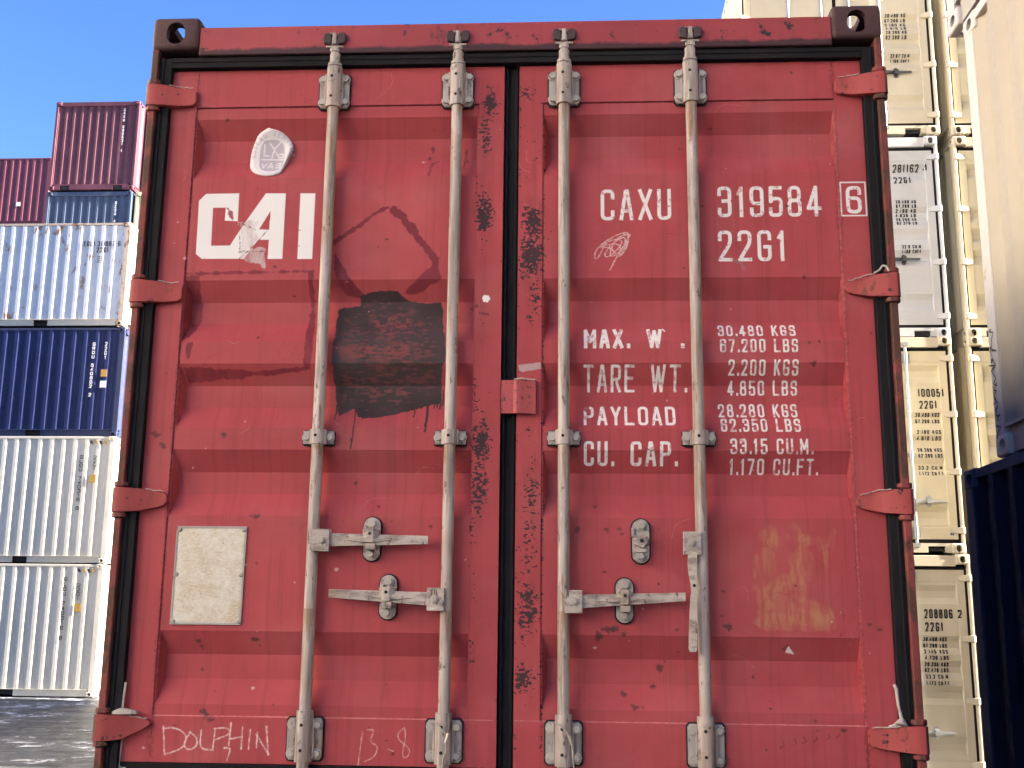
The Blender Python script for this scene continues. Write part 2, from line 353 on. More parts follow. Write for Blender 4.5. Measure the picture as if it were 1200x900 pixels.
STK = [(-0.818, 2.21), (-0.858, 2.191), (-0.875, 2.145), (-0.88, 2.103), (-0.877, 2.072), (-0.861, 2.048), (-0.831, 2.034), (-0.797, 2.032), (-0.768, 2.042), (-0.761, 2.065), (-0.749, 2.107), (-0.733, 2.14), (-0.74, 2.168), (-0.771, 2.199)]
STKin = [(-0.833, 2.172), (-0.847, 2.151), (-0.849, 2.096), (-0.842, 2.066), (-0.821, 2.053), (-0.786, 2.054), (-0.769, 2.065), (-0.763, 2.101), (-0.762, 2.144), (-0.775, 2.167), (-0.799, 2.176)]
DOL = [[(-1.028, 0.267), (-1.019, 0.189), (-0.968, 0.206), (-0.953, 0.249), (-0.975, 0.261), (-1.017, 0.264)],
 [(-0.943, 0.255), (-0.962, 0.222), (-0.95, 0.203), (-0.923, 0.21), (-0.918, 0.236), (-0.943, 0.255)],
 [(-0.909, 0.262), (-0.912, 0.207), (-0.87, 0.204)],
 [(-0.867, 0.266), (-0.871, 0.207)],
 [(-0.87, 0.266), (-0.829, 0.27), (-0.818, 0.251), (-0.869, 0.233)],
 [(-0.82, 0.283), (-0.823, 0.218)],
 [(-0.84, 0.224), (-0.786, 0.241)],
 [(-0.784, 0.271), (-0.785, 0.209)],
 [(-0.76, 0.265), (-0.763, 0.209)],
 [(-0.738, 0.258), (-0.739, 0.213)],
 [(-0.742, 0.252), (-0.7, 0.194)],
 [(-0.712, 0.275), (-0.702, 0.194)],
 [(-0.836, 0.211), (-0.815, 0.211), (-0.827, 0.175)],
 [(-1.0, 0.268), (-0.976, 0.276), (-0.988, 0.248)]]
NUM = [[(-0.421, 0.263), (-0.431, 0.166)],
 [(-0.408, 0.27), (-0.384, 0.27), (-0.4, 0.234), (-0.372, 0.225), (-0.381, 0.193), (-0.411, 0.179)],
 [(-0.344, 0.216), (-0.327, 0.21)],
 [(-0.295, 0.278), (-0.318, 0.258), (-0.308, 0.239), (-0.276, 0.217), (-0.282, 0.194), (-0.299, 0.191), (-0.297, 0.22), (-0.291, 0.252), (-0.295, 0.278)]]
TAN = [[(0.805, 0.865), (0.79, 0.706)],
 [(0.786, 0.851), (0.827, 0.838)],
 [(0.761, 0.787), (0.763, 0.688)],
 [(0.846, 0.852), (0.904, 0.839)],
 [(0.904, 0.839), (0.886, 0.725)],
 [(0.894, 0.811), (0.874, 0.77)],
 [(0.916, 0.789), (0.918, 0.73)],
 [(0.954, 0.843), (0.949, 0.816)],
 [(0.968, 0.844), (0.966, 0.61)],
 [(0.992, 0.867), (0.985, 0.825)],
 [(0.763, 0.697), (0.84, 0.698)],
 [(0.767, 0.679), (0.768, 0.59)],
 [(0.86, 0.743), (0.86, 0.591)],
 [(0.824, 0.644), (0.805, 0.613)],
 [(0.773, 0.595), (0.965, 0.597)],
 [(0.891, 0.645), (0.958, 0.627)],
 [(0.877, 0.609), (0.957, 0.614)],
 [(0.888, 0.671), (0.894, 0.707)],
 [(0.94, 0.839), (0.913, 0.843)],
 [(0.874, 0.88), (0.9, 0.852)],
 [(0.866, 0.788), (0.88, 0.698)],
 [(0.841, 0.725), (0.799, 0.688)],
 [(0.78, 0.666), (0.797, 0.644)]]

S = 1000; XO, ZO = -1.16, .16; W, H = 2320, 2260
rng = np.random.default_rng(11)
FULL = (slice(0, H), slice(0, W))
def vn(cx, cz, seed=0, win=FULL):
    """value noise, cell size in metres, smooth, over a window of the map"""
    ys, xs = win
    g = np.random.default_rng(seed + 100).random((int(H / (cz * S)) + 3, int(W / (cx * S)) + 3)).astype(np.float32)
    y = np.arange(ys.start, ys.stop) / (cz * S); x = np.arange(xs.start, xs.stop) / (cx * S)
    yi = y.astype(int); xi = x.astype(int); fy = (y - yi).astype(np.float32); fx = (x - xi).astype(np.float32)
    fy = fy * fy * (3 - 2 * fy); fx = fx * fx * (3 - 2 * fx)
    r0 = g[yi]; rows = r0 + (g[yi + 1] - r0) * fy[:, None]
    a = rows[:, xi]; return a + (rows[:, xi + 1] - a) * fx
def fbm(cx, cz, seed=0, oct=4, gain=.55, win=FULL):
    t = 0; a = 1; s = 0
    for i in range(oct):
        t = t + vn(max(cx / 2 ** i, .0021), max(cz / 2 ** i, .0021), seed + 17 * i, win) * a; s += a; a *= gain
    return t / s
A = np.empty((H, W, 3), np.float32); A[:] = RED
base_n = fbm(.5, .35, 1); streak_n = fbm(.035, .9, 2); fine_n = fbm(.02, .02, 3, 3)
A *= (.84 + .32 * base_n)[..., None]
mott = np.clip((fbm(.09, .12, 6, 5, .6) - .52) * 5, 0, 1)
A = A * (1 - .16 * mott[..., None]) + np.array((.20, .05, .045), np.float32) * (.16 * mott[..., None])
runs = np.clip((fbm(.012, .5, 7, 3) - .60) * 8, 0, 1)
A = A * (1 - .22 * runs[..., None]) + np.array((.19, .04, .04), np.float32) * (.22 * runs[..., None])
A *= (.93 + .14 * streak_n)[..., None] * (.97 + .06 * fine_n)[..., None]
chalkf = np.clip((fbm(.25, .18, 5) - .5) * 3, 0, 1) * .10          # faded, chalky paint
A = A * (1 - chalkf[..., None]) + np.array((.55, .30, .29), np.float32) * chalkf[..., None]
def sub(x0, x1, z0, z1):
    a = max(0, int((x0 - XO) * S)); b = min(W, int((x1 - XO) * S) + 1); c = max(0, int((z0 - ZO) * S)); d = min(H, int((z1 - ZO) * S) + 1)
    X, Z = np.meshgrid(np.arange(a, b) / S + XO + .5 / S, np.arange(c, d) / S + ZO + .5 / S)
    return slice(c, d), slice(a, b), X, Z
def blend(ys, xs, cov, col):
    c = np.clip(cov, 0, 1)[..., None]; A[ys, xs] = A[ys, xs] * (1 - c) + np.array(col, np.float32) * c
def inpoly(X, Z, P):
    ins = np.zeros(X.shape, bool); n = len(P)
    for i in range(n):
        x0, z0 = P[i][:2]; x1, z1 = P[(i + 1) % n][:2]
        if z0 == z1: continue
        c = ((z0 <= Z) != (z1 <= Z)) & (X < (x1 - x0) * (Z - z0) / (z1 - z0) + x0); ins ^= c
    return ins
def edist(X, Z, P, closed=True):
    d = np.full(X.shape, 9., np.float32); n = len(P)
    for i in range(n if closed else n - 1):
        ax, az = P[i][:2]; bx, bz = P[(i + 1) % n][:2]; L = (bx - ax) ** 2 + (bz - az) ** 2 + 1e-12
        t = np.clip(((X - ax) * (bx - ax) + (Z - az) * (bz - az)) / L, 0, 1)
        d = np.minimum(d, np.hypot(X - ax - t * (bx - ax), Z - az - t * (bz - az)))
    return d
def poly(P, col, soft=.0007, rag=0.0, cell=.012, seed=0, alpha=1.0, thin=0.0):
    xs_ = [p[0] for p in P]; zs_ = [p[1] for p in P]; mgn = .03
    ys, xs, X, Z = sub(min(xs_) - mgn, max(xs_) + mgn, min(zs_) - mgn, max(zs_) + mgn)
    if X.size == 0: return
    d = edist(X, Z, P); d = np.where(inpoly(X, Z, P), d, -d)
    if rag: d = d + (fbm(cell, cell, seed, win=(ys, xs)) - .5) * 2 * rag
    cov = np.clip(.5 + d / soft / 2, 0, 1) * alpha
    if thin: cov = cov * np.clip(1 - thin * np.clip((fbm(.02, .05, seed + 3, win=(ys, xs)) - .42) * 4, 0, 1), 0, 1)
    blend(ys, xs, cov, col)
def line(P, wd, col, alpha=1.0, rag=0.0, seed=0, cell=.008, closed=False, breakup=0.0, soft=.0009):
    xs_ = [p[0] for p in P]; zs_ = [p[1] for p in P]; mgn = wd + .02
    ys, xs, X, Z = sub(min(xs_) - mgn, max(xs_) + mgn, min(zs_) - mgn, max(zs_) + mgn)
    d = wd / 2 - edist(X, Z, P, closed)
    if rag: d = d + (fbm(cell, cell, seed, win=(ys, xs)) - .5) * 2 * rag
    cov = np.clip(.5 + d / soft / 2, 0, 1) * alpha
    if breakup: cov = cov * np.clip(1 - breakup * np.clip((fbm(.006, .006, seed + 1, 3, win=(ys, xs)) - .45) * 6, 0, 1), 0, 1)
    blend(ys, xs, cov, col)
wear = np.clip((fbm(.012, .012, 41, 4) - .60) * 14, 0, 1)
def text(t, x0, x1, z0, z1, sw, col=(.74, .70, .69), gap=.42, alpha=.97):
    for closed, P in layout(t, x0, x1, z0, z1, sw, gap):
        xs_ = [p[0] for p in P]; zs_ = [p[1] for p in P]; mgn = sw
        ys, xs, X, Z = sub(min(xs_) - mgn, max(xs_) + mgn, min(zs_) - mgn, max(zs_) + mgn)
        n = len(P); cov = np.zeros(X.shape, np.float32)
        for i in range(n if closed else n - 1):
            ax, az = P[i]; bx, bz = P[(i + 1) % n]; L = math.hypot(bx - ax, bz - az)
            if L < 1e-6: continue
            ux, uz = (bx - ax) / L, (bz - az) / L
            e = sw * .32 if (L > sw * 2) else 0
            free0 = (not closed and i == 0); free1 = (not closed and i == n - 2)
            t_ = (X - ax) * ux + (Z - az) * uz; p_ = np.abs(-(X - ax) * uz + (Z - az) * ux)
            ends = np.minimum(t_ + (sw / 2 if free0 else e), L + (sw / 2 if free1 else e) - t_)
            cov = np.maximum(cov, np.clip(.5 + np.minimum(sw / 2 - p_, ends) / .0009, 0, 1))
            if not free1: cov = np.maximum(cov, np.clip(.5 + (sw / 2 - np.hypot(X - bx, Z - bz)) / .0009, 0, 1))
        blend(ys, xs, cov * alpha * (1 - .55 * wear[ys, xs]), col)
def soft_path(P, it=3):
    for _i in range(it):
        Q = [P[0]]
        for a, b in zip(P[:-1], P[1:]): Q += [(a[0] * .75 + b[0] * .25, a[1] * .75 + b[1] * .25), (a[0] * .25 + b[0] * .75, a[1] * .25 + b[1] * .75)]
        P = Q + [P[-1]]
    return P
DR = (.17, .026, .036)
# brushed-over areas in a darker red
poly([(-1.050, 1.698), (-.625, 1.700), (-.632, 1.34), (-1.055, 1.335)], (.33, .058, .066), .004, .004, .02, 3, .35)
for P, s in ((R1, 1), (R2, 2), (R3, 3), (R4, 4), (R5, 5)): poly(P, DR, .002, .008, .02, s, .95, .25)
line(D1, .012, DR, .95, .008, 6, .014); line(D2, .025, DR, .95, .010, 7, .016)
poly(D3, DR, .002, .006, .02, 8, .95); poly(D4, DR, .002, .006, .02, 9, .95, .2)
# black painted-out patch with brush streaks, scraped areas and drips
BL = (.030, .025, .026)
xs_ = [p[0] for p in BLK]; zs_ = [p[1] for p in BLK]
ys, xs, X, Z = sub(min(xs_) - .03, max(xs_) + .03, min(zs_) - .03, max(zs_) + .03)
d = np.where(inpoly(X, Z, BLK), 1, -1) * edist(X, Z, BLK) + (fbm(.02, .02, 51, win=(ys, xs)) - .5) * .012
core = np.clip(.5 + d / .002, 0, 1)
vs = vn(.004, .12, 52, win=(ys, xs)); hsn = vn(.10, .004, 53, win=(ys, xs))
dg = fbm(.035, .010, 54, 4, win=(ys, xs))
cov = core * (.93 + .07 * vs)
tone = (.75 + .6 * vn(.05, .09, 57, win=(ys, xs)) + .25 * vs)[..., None]
c3 = np.clip(cov, 0, 1)[..., None]; tone = tone * (1 + .5 * np.clip(1.55 - np.abs(Z - 1.42) / .10, 0, 1))[..., None]
A[ys, xs] = A[ys, xs] * (1 - c3) + np.array(BL, np.float32) * tone * c3
for P, th, sd, al in ((SCR1, .46, 61, .9), (SCR2, .40, 62, .85), (SCR3, .46, 63, .75), ([(p[0] * .9 - .04, p[1] * .9 + .142) for p in BLK], .52, 64, .5)):
    x_ = [p[0] for p in P]; z_ = [p[1] for p in P]
    ys2, xs2, X2, Z2 = sub(min(x_) - .03, max(x_) + .03, min(z_) - .02, max(z_) + .02)
    d2 = np.where(inpoly(X2, Z2, P), 1, -1) * edist(X2, Z2, P)
    f = np.clip(.5 + d2 / .03, 0, 1)
    n_ = fbm(.03, .006, sd, 4, win=(ys2, xs2)) * .6 + fbm(.012, .012, sd + 5, 3, win=(ys2, xs2)) * .4
    blend(ys2, xs2, np.clip((n_ - th - .10 * (1 - f)) * 9, 0, 1) * f * al * .85, (.22, .055, .056))
for x, za, zb, wd in ((-.46, 1.255, 1.215, .004), (-.487, 1.243, 1.140, .004), (-.492, 1.15, 1.117, .004), (-.298, 1.25, 1.222, .004), (-.257, 1.262, 1.19, .008), (-.258, 1.2, 1.172, .006),
                      (-.236, 1.28, 1.252, .004), (-.226, 1.29, 1.256, .004), (-.216, 1.30, 1.25, .005), (-.208, 1.31, 1.262, .004), (-.275, 1.27, 1.25, .003), (-.55, 1.262, 1.212, .003)):
    line([(x, za), (x + .002, (za + zb) / 2), (x - .001, zb)], wd, BL, .95, .001, 3)
# big white letters
WH = (.74, .71, .71)
mask0 = A.copy()
for P in (CAIC, CAII): poly(P, WH, .0008)
x_ = [p[0] for p in CAIhole]; z_ = [p[1] for p in CAIhole]
ys, xs, X, Z = sub(min(x_), max(x_), min(z_), max(z_)); mm = inpoly(X, Z, CAIhole)
blk_ = A[ys, xs]; blk_[mm] = mask0[ys, xs][mm]; A[ys, xs] = blk_
poly(PEEL, (.52, .42, .42), .002, .012, .02, 71, .8, .6); poly(CHK, (.30, .06, .07), .001, .006, .01, 72, .95)
line([PEEL[9], PEEL[0], PEEL[3]], .003, (.1, .04, .045), .8, .004, 73, breakup=.8); line([PEEL[5], PEEL[10], (PEEL[6][0], PEEL[5][1] - .003)], .003, (.08, .03, .035), .8, .003, 74, breakup=.7)
line([(-.885, 1.745), (-.83, 1.80), (-.80, 1.84)], .003, (.2, .06, .06), .8, .003, 75)
# right door lettering
text("CAXU", .297, .525, 1.866, 1.972, .0118, gap=.36); text("319584", .674, 1.003, 1.873, 1.978, .0118, gap=.34); text("6", 1.083, 1.132, 1.880, 1.973, .012)
line([(1.067, 1.873), (1.067, 1.986), (1.146, 1.986), (1.146, 1.873)], .0045, WH, .95, closed=True)
text("22G1", .672, .887, 1.724, 1.828, .0118, gap=.40)
text("MAX.", .241, .383, 1.439, 1.507, .0115, gap=.30); text("W", .440, .489, 1.439, 1.507, .0115); text(".", .546, .560, 1.439, 1.507, .012)
line([(.492, 1.506), (.498, 1.499)], .004, WH)
text("TARE", .240, .401, 1.304, 1.387, .0085, gap=.36); text("WT.", .452, .566, 1.304, 1.387, .0085, gap=.36)
text("PAYLOAD", .240, .527, 1.193, 1.258, .0090, gap=.34)
text("CU.", .240, .332, 1.067, 1.142, .0095, gap=.36); text("CAP.", .385, .529, 1.067, 1.142, .0100, gap=.34)
for t, a, b, c, d in (("30.480 KGS", .665, .909, 1.480, 1.520), ("67.200 LBS", .669, .912, 1.425, 1.469), ("2.200 KGS", .694, .912, 1.354, 1.402), ("4.850 LBS", .692, .910, 1.293, 1.340),
                      ("28.280 KGS", .661, .906, 1.221, 1.266), ("62.350 LBS", .665, .910, 1.172, 1.216), ("33.15 CU.M.", .692, .943, 1.103, 1.151), ("1.170 CU.FT.", .690, .961, 1.042, 1.090)):
    text(t, a, b, c, d, .0062, gap=.40)
poly([(.236, 1.262), (.262, 1.262), (.255, 1.246), (.24, 1.236)], RED, .001, .006, .01, 80, .9); line([(.43, 1.118), (.45, 1.112), (.47, 1.118)], .005, (.2, .05, .05), .8, .003, 81)
line([(.72, 1.73), (.745, 1.715), (.752, 1.70)], .01, (.30, .16, .16), .6, .006, 82); poly([(.70, 1.121), (.71, 1.121), (.712, 1.112), (.70, 1.11)], RED, .001, .003, .01, 83)
# scribble and chalk writing
line(soft_path(SCRIB), .0042, (.68, .50, .48), .75, .0012, 90, .01, breakup=.5)
DOL[0] = [(-1.026, .270), (-1.017, .190)]; DOL[13] = [(-1.027, .264), (-1.0, .268), (-.966, .258), (-.951, .236), (-.964, .206), (-1.016, .190)]; DOL[6] = [(-.822, .237), (-.785, .243)]
for k, P in enumerate(DOL): line(soft_path(P, 2), .0048, (.70, .52, .50), .85, .0012, 91 + k, .01, breakup=.6)
for k, P in enumerate(NUM): line(soft_path(P, 2), .0034, (.66, .40, .38), .7, .001, 120 + k, .01, breakup=.6)
# tan brush marks
tn = np.clip((fbm(.012, .07, 140) - .36) * 4.5, 0, 1)
for k, (P, wd) in enumerate(zip(TAN, (.042, .036, .016, .016, .034, .03, .024, .014, .009, .011, .034, .012, .014, .07, .05, .05, .05, .03, .03, .018, .03, .035, .02))):
    ys, xs, X, Z = sub(min(p[0] for p in P) - wd, max(p[0] for p in P) + wd, min(p[1] for p in P) - wd, max(p[1] for p in P) + wd)
    d = wd / 2 - edist(X, Z, P, False) + (fbm(.03, .03, 150 + k, win=(ys, xs)) - .5) * .022
    blend(ys, xs, np.clip(.5 + d / .007, 0, 1) * .40 * (.25 + .75 * tn[ys, xs]), (.44, .20, .105))
# weld lines, edge grime
for P in ([(-1.062, .175), (-1.062, 2.405)], [(1.060, .175), (1.060, 2.405)]):
    line(P, .0035, (.10, .025, .03), .75, .0025, 160, .03, breakup=.75)
    line(P, .012, (.16, .03, .04), .45, .010, 161, .05, breakup=.9)
for P in ([(-1.06, 2.277), (-.03, 2.277)], [(.10, 2.277), (1.06, 2.277)]): line(P, .004, (.12, .025, .03), .85, .0015, 162, .03)
for P in ([(-1.06, .302), (-.03, .302)], [(.03, .302), (1.06, .302)]): line(P, .003, (.60, .27, .26), .55, .001, 163, .03, breakup=.5)
# paint chips along the meeting edges and elsewhere
den = np.zeros((H, W), np.float32)
for xc, zc, sx, sz, q in ((-.066, 2.28, .020, .045, 1.1), (-.082, 2.17, .022, .08, .85), (-.082, 1.88, .024, .065, 1.2), (-.085, 1.78, .014, .05, .6), (-.09, 1.5, .016, .1, .4), (-.1, 1.3, .012, .1, .5),
        (-.080, 1.14, .028, .06, 1.2), (-.085, 1.00, .022, .08, 1.05), (-.1, .86, .012, .08, .5), (-.09, .62, .016, .12, .5), (-.1, .50, .012, .05, .7),
        (.06, 2.31, .02, .03, .8), (.08, 2.06, .03, .10, .5), (.075, 1.86, .030, .07, 1.15), (.07, 1.75, .032, .07, 1.3), (.085, 1.60, .02, .06, .85), (.07, 1.53, .015, .03, .8), (.07, 1.18, .02, .05, .45),
        (.08, 1.00, .022, .10, .8), (.07, .82, .026, .10, .8), (.065, .63, .032, .07, 1.05), (.06, .55, .02, .05, .7), (.055, .42, .022, .035, 1.1), (.08, .42, .02, .05, .6), (.06, .35, .02, .03, .5)):
    ys, xs, X, Z = sub(xc - 3 * sx, xc + 3 * sx, zc - 3 * sz, zc + 3 * sz)
    den[ys, xs] = np.maximum(den[ys, xs], q * np.exp(-.5 * (((X - xc) / sx) ** 2 + ((Z - zc) / sz) ** 2)))
for xc, a, b, q, wd in ((.112, .2, 2.26, .62, .005), (-.108, .75, 1.4, .6, .005), (-.108, 1.75, 2.2, .45, .005), (-1.14, .2, 2.4, .18, .006), (.033, .2, 2.4, .5, .004), (-.026, .2, 2.4, .3, .003), (1.149, .2, 2.4, .22, .004)):
    ys, xs, X, Z = sub(xc - .02, xc + .02, a, b); den[ys, xs] = np.maximum(den[ys, xs], q * np.exp(-.5 * ((X - xc) / wd) ** 2))
smr = np.clip((fbm(.02, .11, 174, 4) - .42) * 4, 0, 1) * np.clip(den * 1.2, 0, 1)
A = A * (1 - .42 * smr[..., None]) + np.array((.15, .036, .034), np.float32) * (.42 * smr[..., None])
cn = vn(.008, .006, 170) * .42 + vn(.0045, .0035, 171) * .33 + vn(.020, .012, 173) * .10 + vn(.04, .05, 172) * .15
lim = .915 - .51 * np.clip(den, 0, 1.2)
chip = np.clip((cn - lim) * 40, 0, 1)
rim = np.clip((cn - lim + .035) * 30, 0, 1) * np.clip(den * 3, 0, 1)
A = A * (1 - .3 * rim[..., None]) + np.array((.30, .05, .055), np.float32) * (.3 * rim[..., None])
A = A * (1 - chip[..., None] * .93) + np.array((.032, .024, .028), np.float32) * (chip[..., None] * .93)
for k in range(70):
    x = random.uniform(-1.12, 1.12); z = random.uniform(.2, 2.38); a = random.uniform(0, 6.28); L_ = random.uniform(.01, .09)
    line(soft_path([(x, z), (x + L_ * math.cos(a), z + L_ * math.sin(a)), (x + L_ * 1.4 * math.cos(a + .4), z + L_ * 1.4 * math.sin(a + .4))], 2), .0016, random.choice(((.52, .22, .21), (.18, .035, .04), (.14, .03, .035))), .55, .0006, 500 + k, .01, breakup=.7)
for k, (x, z) in enumerate(SPOT):
    r = .004 + .010 * random.random()
    poly([(x - r, z), (x, z + r * .7), (x + r * 1.2, z + r * .1), (x + r * .2, z - r)], (.085, .035, .035), .003, r * 1.1, .012, 180 + k, .8)
for k in range(150):
    x = random.uniform(-1.14, 1.14); z = random.uniform(.2, 2.38); r = random.choice((.0015, .002, .003, .005))
    poly([(x - r, z), (x, z + r), (x + r * 1.5, z), (x, z - r)], random.choice(((.10, .03, .035), (.07, .03, .03), (.62, .40, .38))), .0015, r * .8, .01, 240 + k, .75)
for k, P in enumerate(([(-.14, 2.085), (-.15, 2.10), (-.148, 2.13), (-.155, 2.06)], [(-.24, 2.09), (-.262, 2.08), (-.268, 2.03)], [(.83, .515), (.845, .528), (.862, .505)], [(-.12, 1.58), (-.1, 1.578)], [(-.09, 1.555), (-.065, 1.551)])):
    line(P, .008, (.09, .03, .035), .7, .005, 400 + k, .01, breakup=.4)
poly([(.84, .508), (.848, .528), (.866, .503)], (.7, .62, .60), .001, .002, .01, 410)
poly([(-.085, 1.605), (-.078, 1.615), (-.064, 1.613), (-.058, 1.602), (-.066, 1.592), (-.08, 1.592)], (.78, .74, .72), .001, .002, .01, 411)
poly([(.035, 1.384), (.104, 1.393), (.106, 1.372), (.045, 1.362), (.036, 1.368)], (.42, .30, .31), .001, .002, .01, 412, .9)
for k, x in enumerate((.81, .845, .873, .907, .943, .972)):
    line([(x, .238 + k * .006), (x + .012, .246 + k * .006), (x + .006, .258 + k * .005)], .004, (.16, .035, .04), .6, .003, 420 + k)
# worn inspection sticker
STK = soft_path(STK + STK[:1], 2)[:-1]; STKin = soft_path(STKin + STKin[:1], 2)[:-1]
poly(STK, (.66, .62, .65), .001); poly(STKin, (.40, .36, .41), .0015)
cx, cz = -.803, 2.128
ring = [(cx + .062 * math.cos(R(a)), cz + .072 * math.sin(R(a))) for a in range(20, 200, 10)]
line(ring, .0022, (.46, .42, .47), .7)
for i, ch in enumerate("BUREAU VERITAS"):
    a = R(192 - i * 15.2); px, pz = cx + .0655 * math.cos(a), cz + .0635 * math.sin(a)
    ca, sa = math.cos(a - R(90)), math.sin(a - R(90))
    for closed, P in layout(ch if ch != ' ' else '.', -.0048, .0048, -.0075, .0075, .002):
        if ch != ' ': line([(px + u * ca - v * sa, pz + u * sa + v * ca) for u, v in P], .0022, (.36, .33, .38), .8)
text("V", cx - .036, cx - .016, cz - .062, cz - .038, .004, (.66, .62, .65)); text("A", cx - .012, cx + .006, cz - .062, cz - .038, .004, (.66, .62, .65)); text("S", cx + .014, cx + .032, cz - .062, cz - .038, .004, (.66, .62, .65))
line([(cx - .038, cz - .024), (cx + .036, cz - .026)], .004, (.66, .62, .65))
for P in ([(cx - .03, cz + .03), (cx - .03, cz - .01), (cx - .014, cz - .012)], [(cx - .004, cz - .02), (cx + .004, cz + .012), (cx + .026, cz + .04)], [(cx + .004, cz + .012), (cx - .012, cz + .034)], [(cx + .004, cz + .01), (cx + .02, cz - .016)], [(cx + .022, cz - .006), (cx + .034, cz - .006), (cx + .034, cz - .018), (cx + .022, cz - .018)]):
    line(P, .0052, (.64, .60, .63), .85, .0015, 5)

srgb = np.where(A <= .0031308, A * 12.92, 1.055 * np.power(np.clip(A, 1e-5, 1), 1 / 2.4) - .055)
px = np.ones((H, W, 4), np.float32); px[..., :3] = np.clip(srgb, 0, 1)
img = bpy.data.images.new("door paint", W, H, alpha=False, float_buffer=False)
img.pixels.foreach_set(px.ravel()); img.update(); img.pack()
del px, srgb, mask0

def mapped_paint(name):
    m, nt, bs = nodes_mat(name)
    tc = nt.nodes.new("ShaderNodeTexCoord"); sx = nt.nodes.new("ShaderNodeSeparateXYZ"); cb = nt.nodes.new("ShaderNodeCombineXYZ")
    nt.links.new(tc.outputs['Object'], sx.inputs[0])
    u = mul(nt, mul(nt, sx.outputs[0], -XO, 'ADD'), S / W); v = mul(nt, mul(nt, sx.outputs[2], -ZO, 'ADD'), S / H)
    nt.links.new(u, cb.inputs[0]); nt.links.new(v, cb.inputs[1])
    im = nt.nodes.new("ShaderNodeTexImage"); im.image = img; im.extension = 'EXTEND'
    nt.links.new(cb.outputs[0], im.inputs[0])
    nt.links.new(im.outputs[0], bs.inputs['Base Color']); bs.inputs['Specular IOR Level'].default_value = .16
    nt.links.new(ramp(nt, noise(nt, 9, 5, .6), .3, .7, .40, .62), bs.inputs['Roughness'])
    lum = nt.nodes.new("ShaderNodeRGBToBW"); nt.links.new(im.outputs[0], lum.inputs[0])
    h = mul(nt, mul(nt, noise(nt, 220, 3, .6), .5), mul(nt, mul(nt, noise(nt, 3.2, 4, .55), 9), mul(nt, lum.outputs[0], 1.2), 'ADD'), 'ADD')
    bump(nt, bs, h, .22, .0022)
    return m
m_door = mapped_paint("weathered red door paint")

# ------------------------------------------------------------------ container kit
RX0, RZ = None, [(2.236, 2.172, 2.095, 2.025), (1.671, 1.604, 1.532, 1.463), (1.392, 1.325, 1.255, 1.183), (1.113, 1.045, .977, .905), (.553, .482, .409, .336)]
def door_y(x, z, p=((-1.058, -.110), (.113, 1.056))):
    """depth of the door skin at x, z"""
    for a, b in p:
        if a < x < b:
            for t0, t1, t2, t3 in RZ:
                if t3 < z < t0:
                    fz = min((t0 - z) / (t0 - t1), (z - t3) / (t2 - t3), 1); fx = min((x - a) / .014, (b - x) / .003)
                    return .05 + .036 * min(fz, fx)
            return .05
    return .045
def door_sheet(x0, x1, p0, p1):
    xs = [x0, p0 - .006, p0 - .002, p0, p0 + .014, p1 - .003, p1, p1 + .002, p1 + .006, x1]
    zs = [2.412, 2.279, 2.275]
    for r in RZ: zs += list(r)
    zs += [.304, .300, .167]
    def dep(i, j):
        if i in (0, 1, 8, 9) or j < 2 or j >= len(zs) - 2: return .045
        k = j - 3
        if 4 <= i <= 5 and 0 <= k < 20 and k % 4 in (1, 2): return .086
        return .05
    b = MB(); nx = len(xs)
    for j, z in enumerate(zs):
        for i, x in enumerate(xs): b.v.append((x, dep(i, j), z))
    idx = lambda i, j: j * nx + i
    for j in range(len(zs) - 1):
        for i in range(nx - 1):
            q = [idx(i, j), idx(i + 1, j), idx(i + 1, j + 1), idx(i, j + 1)]
            k = j - 3
            if i in (3, 5) and 0 <= k < 20 and k % 4 in (0, 2):       # pressed corners: split along the valley
                d = [b.v[t][1] for t in q]; a = max(range(4), key=lambda t: d[t])
                q = q[a:] + q[:a]; b.f += [(q[0], q[1], q[2]), (q[0], q[2], q[3])]; b.m += [0, 0]
            else: b.f.append(tuple(q)); b.m.append(0)
    # returns at the four edges
    rim = [idx(i, 0) for i in range(nx)] + [idx(nx - 1, j) for j in range(1, len(zs))] + [idx(i, len(zs) - 1) for i in reversed(range(nx - 1))] + [idx(0, j) for j in reversed(range(1, len(zs) - 1))]
    k = len(b.v)
    for t in rim: b.v.append((b.v[t][0], .091, b.v[t][2]))
    for t in range(len(rim)):
        u = (t + 1) % len(rim); b.f.append((rim[t], rim[u], k + u, k + t)); b.m.append(0)
    return b

def corrugated(n0, n1, z0, z1, pos, period, depth, axis):
    """wall of trapezoid ribs; axis 'y' runs along y at x=pos (sign gives outward side), 'x' runs along x at y=pos"""
    q = period / 278.; L = n1 - n0; cnt = max(1, round(L / (period / 1000))); p = L / cnt
    prof = [(0, 0)]
    for i in range(cnt):
        s = n0 + i * p - n0; f = p / .278
        prof += [(s + .036 * f, 0), (s + .104 * f, 1), (s + .174 * f, 1), (s + .242 * f, 0)]
    prof.append((L, 0)); b = MB()
    for t, d in prof:
        for z in (z0, z1):
            if axis == 'y': b.v.append((pos - math.copysign(depth * d, pos), n0 + t, z))
            else: b.v.append((n0 + t, pos[0] + pos[1] * depth * d, z))
    for i in range(len(prof) - 1): b.f.append((2 * i, 2 * i + 2, 2 * i + 3, 2 * i + 1)); b.m.append(0)
    return b

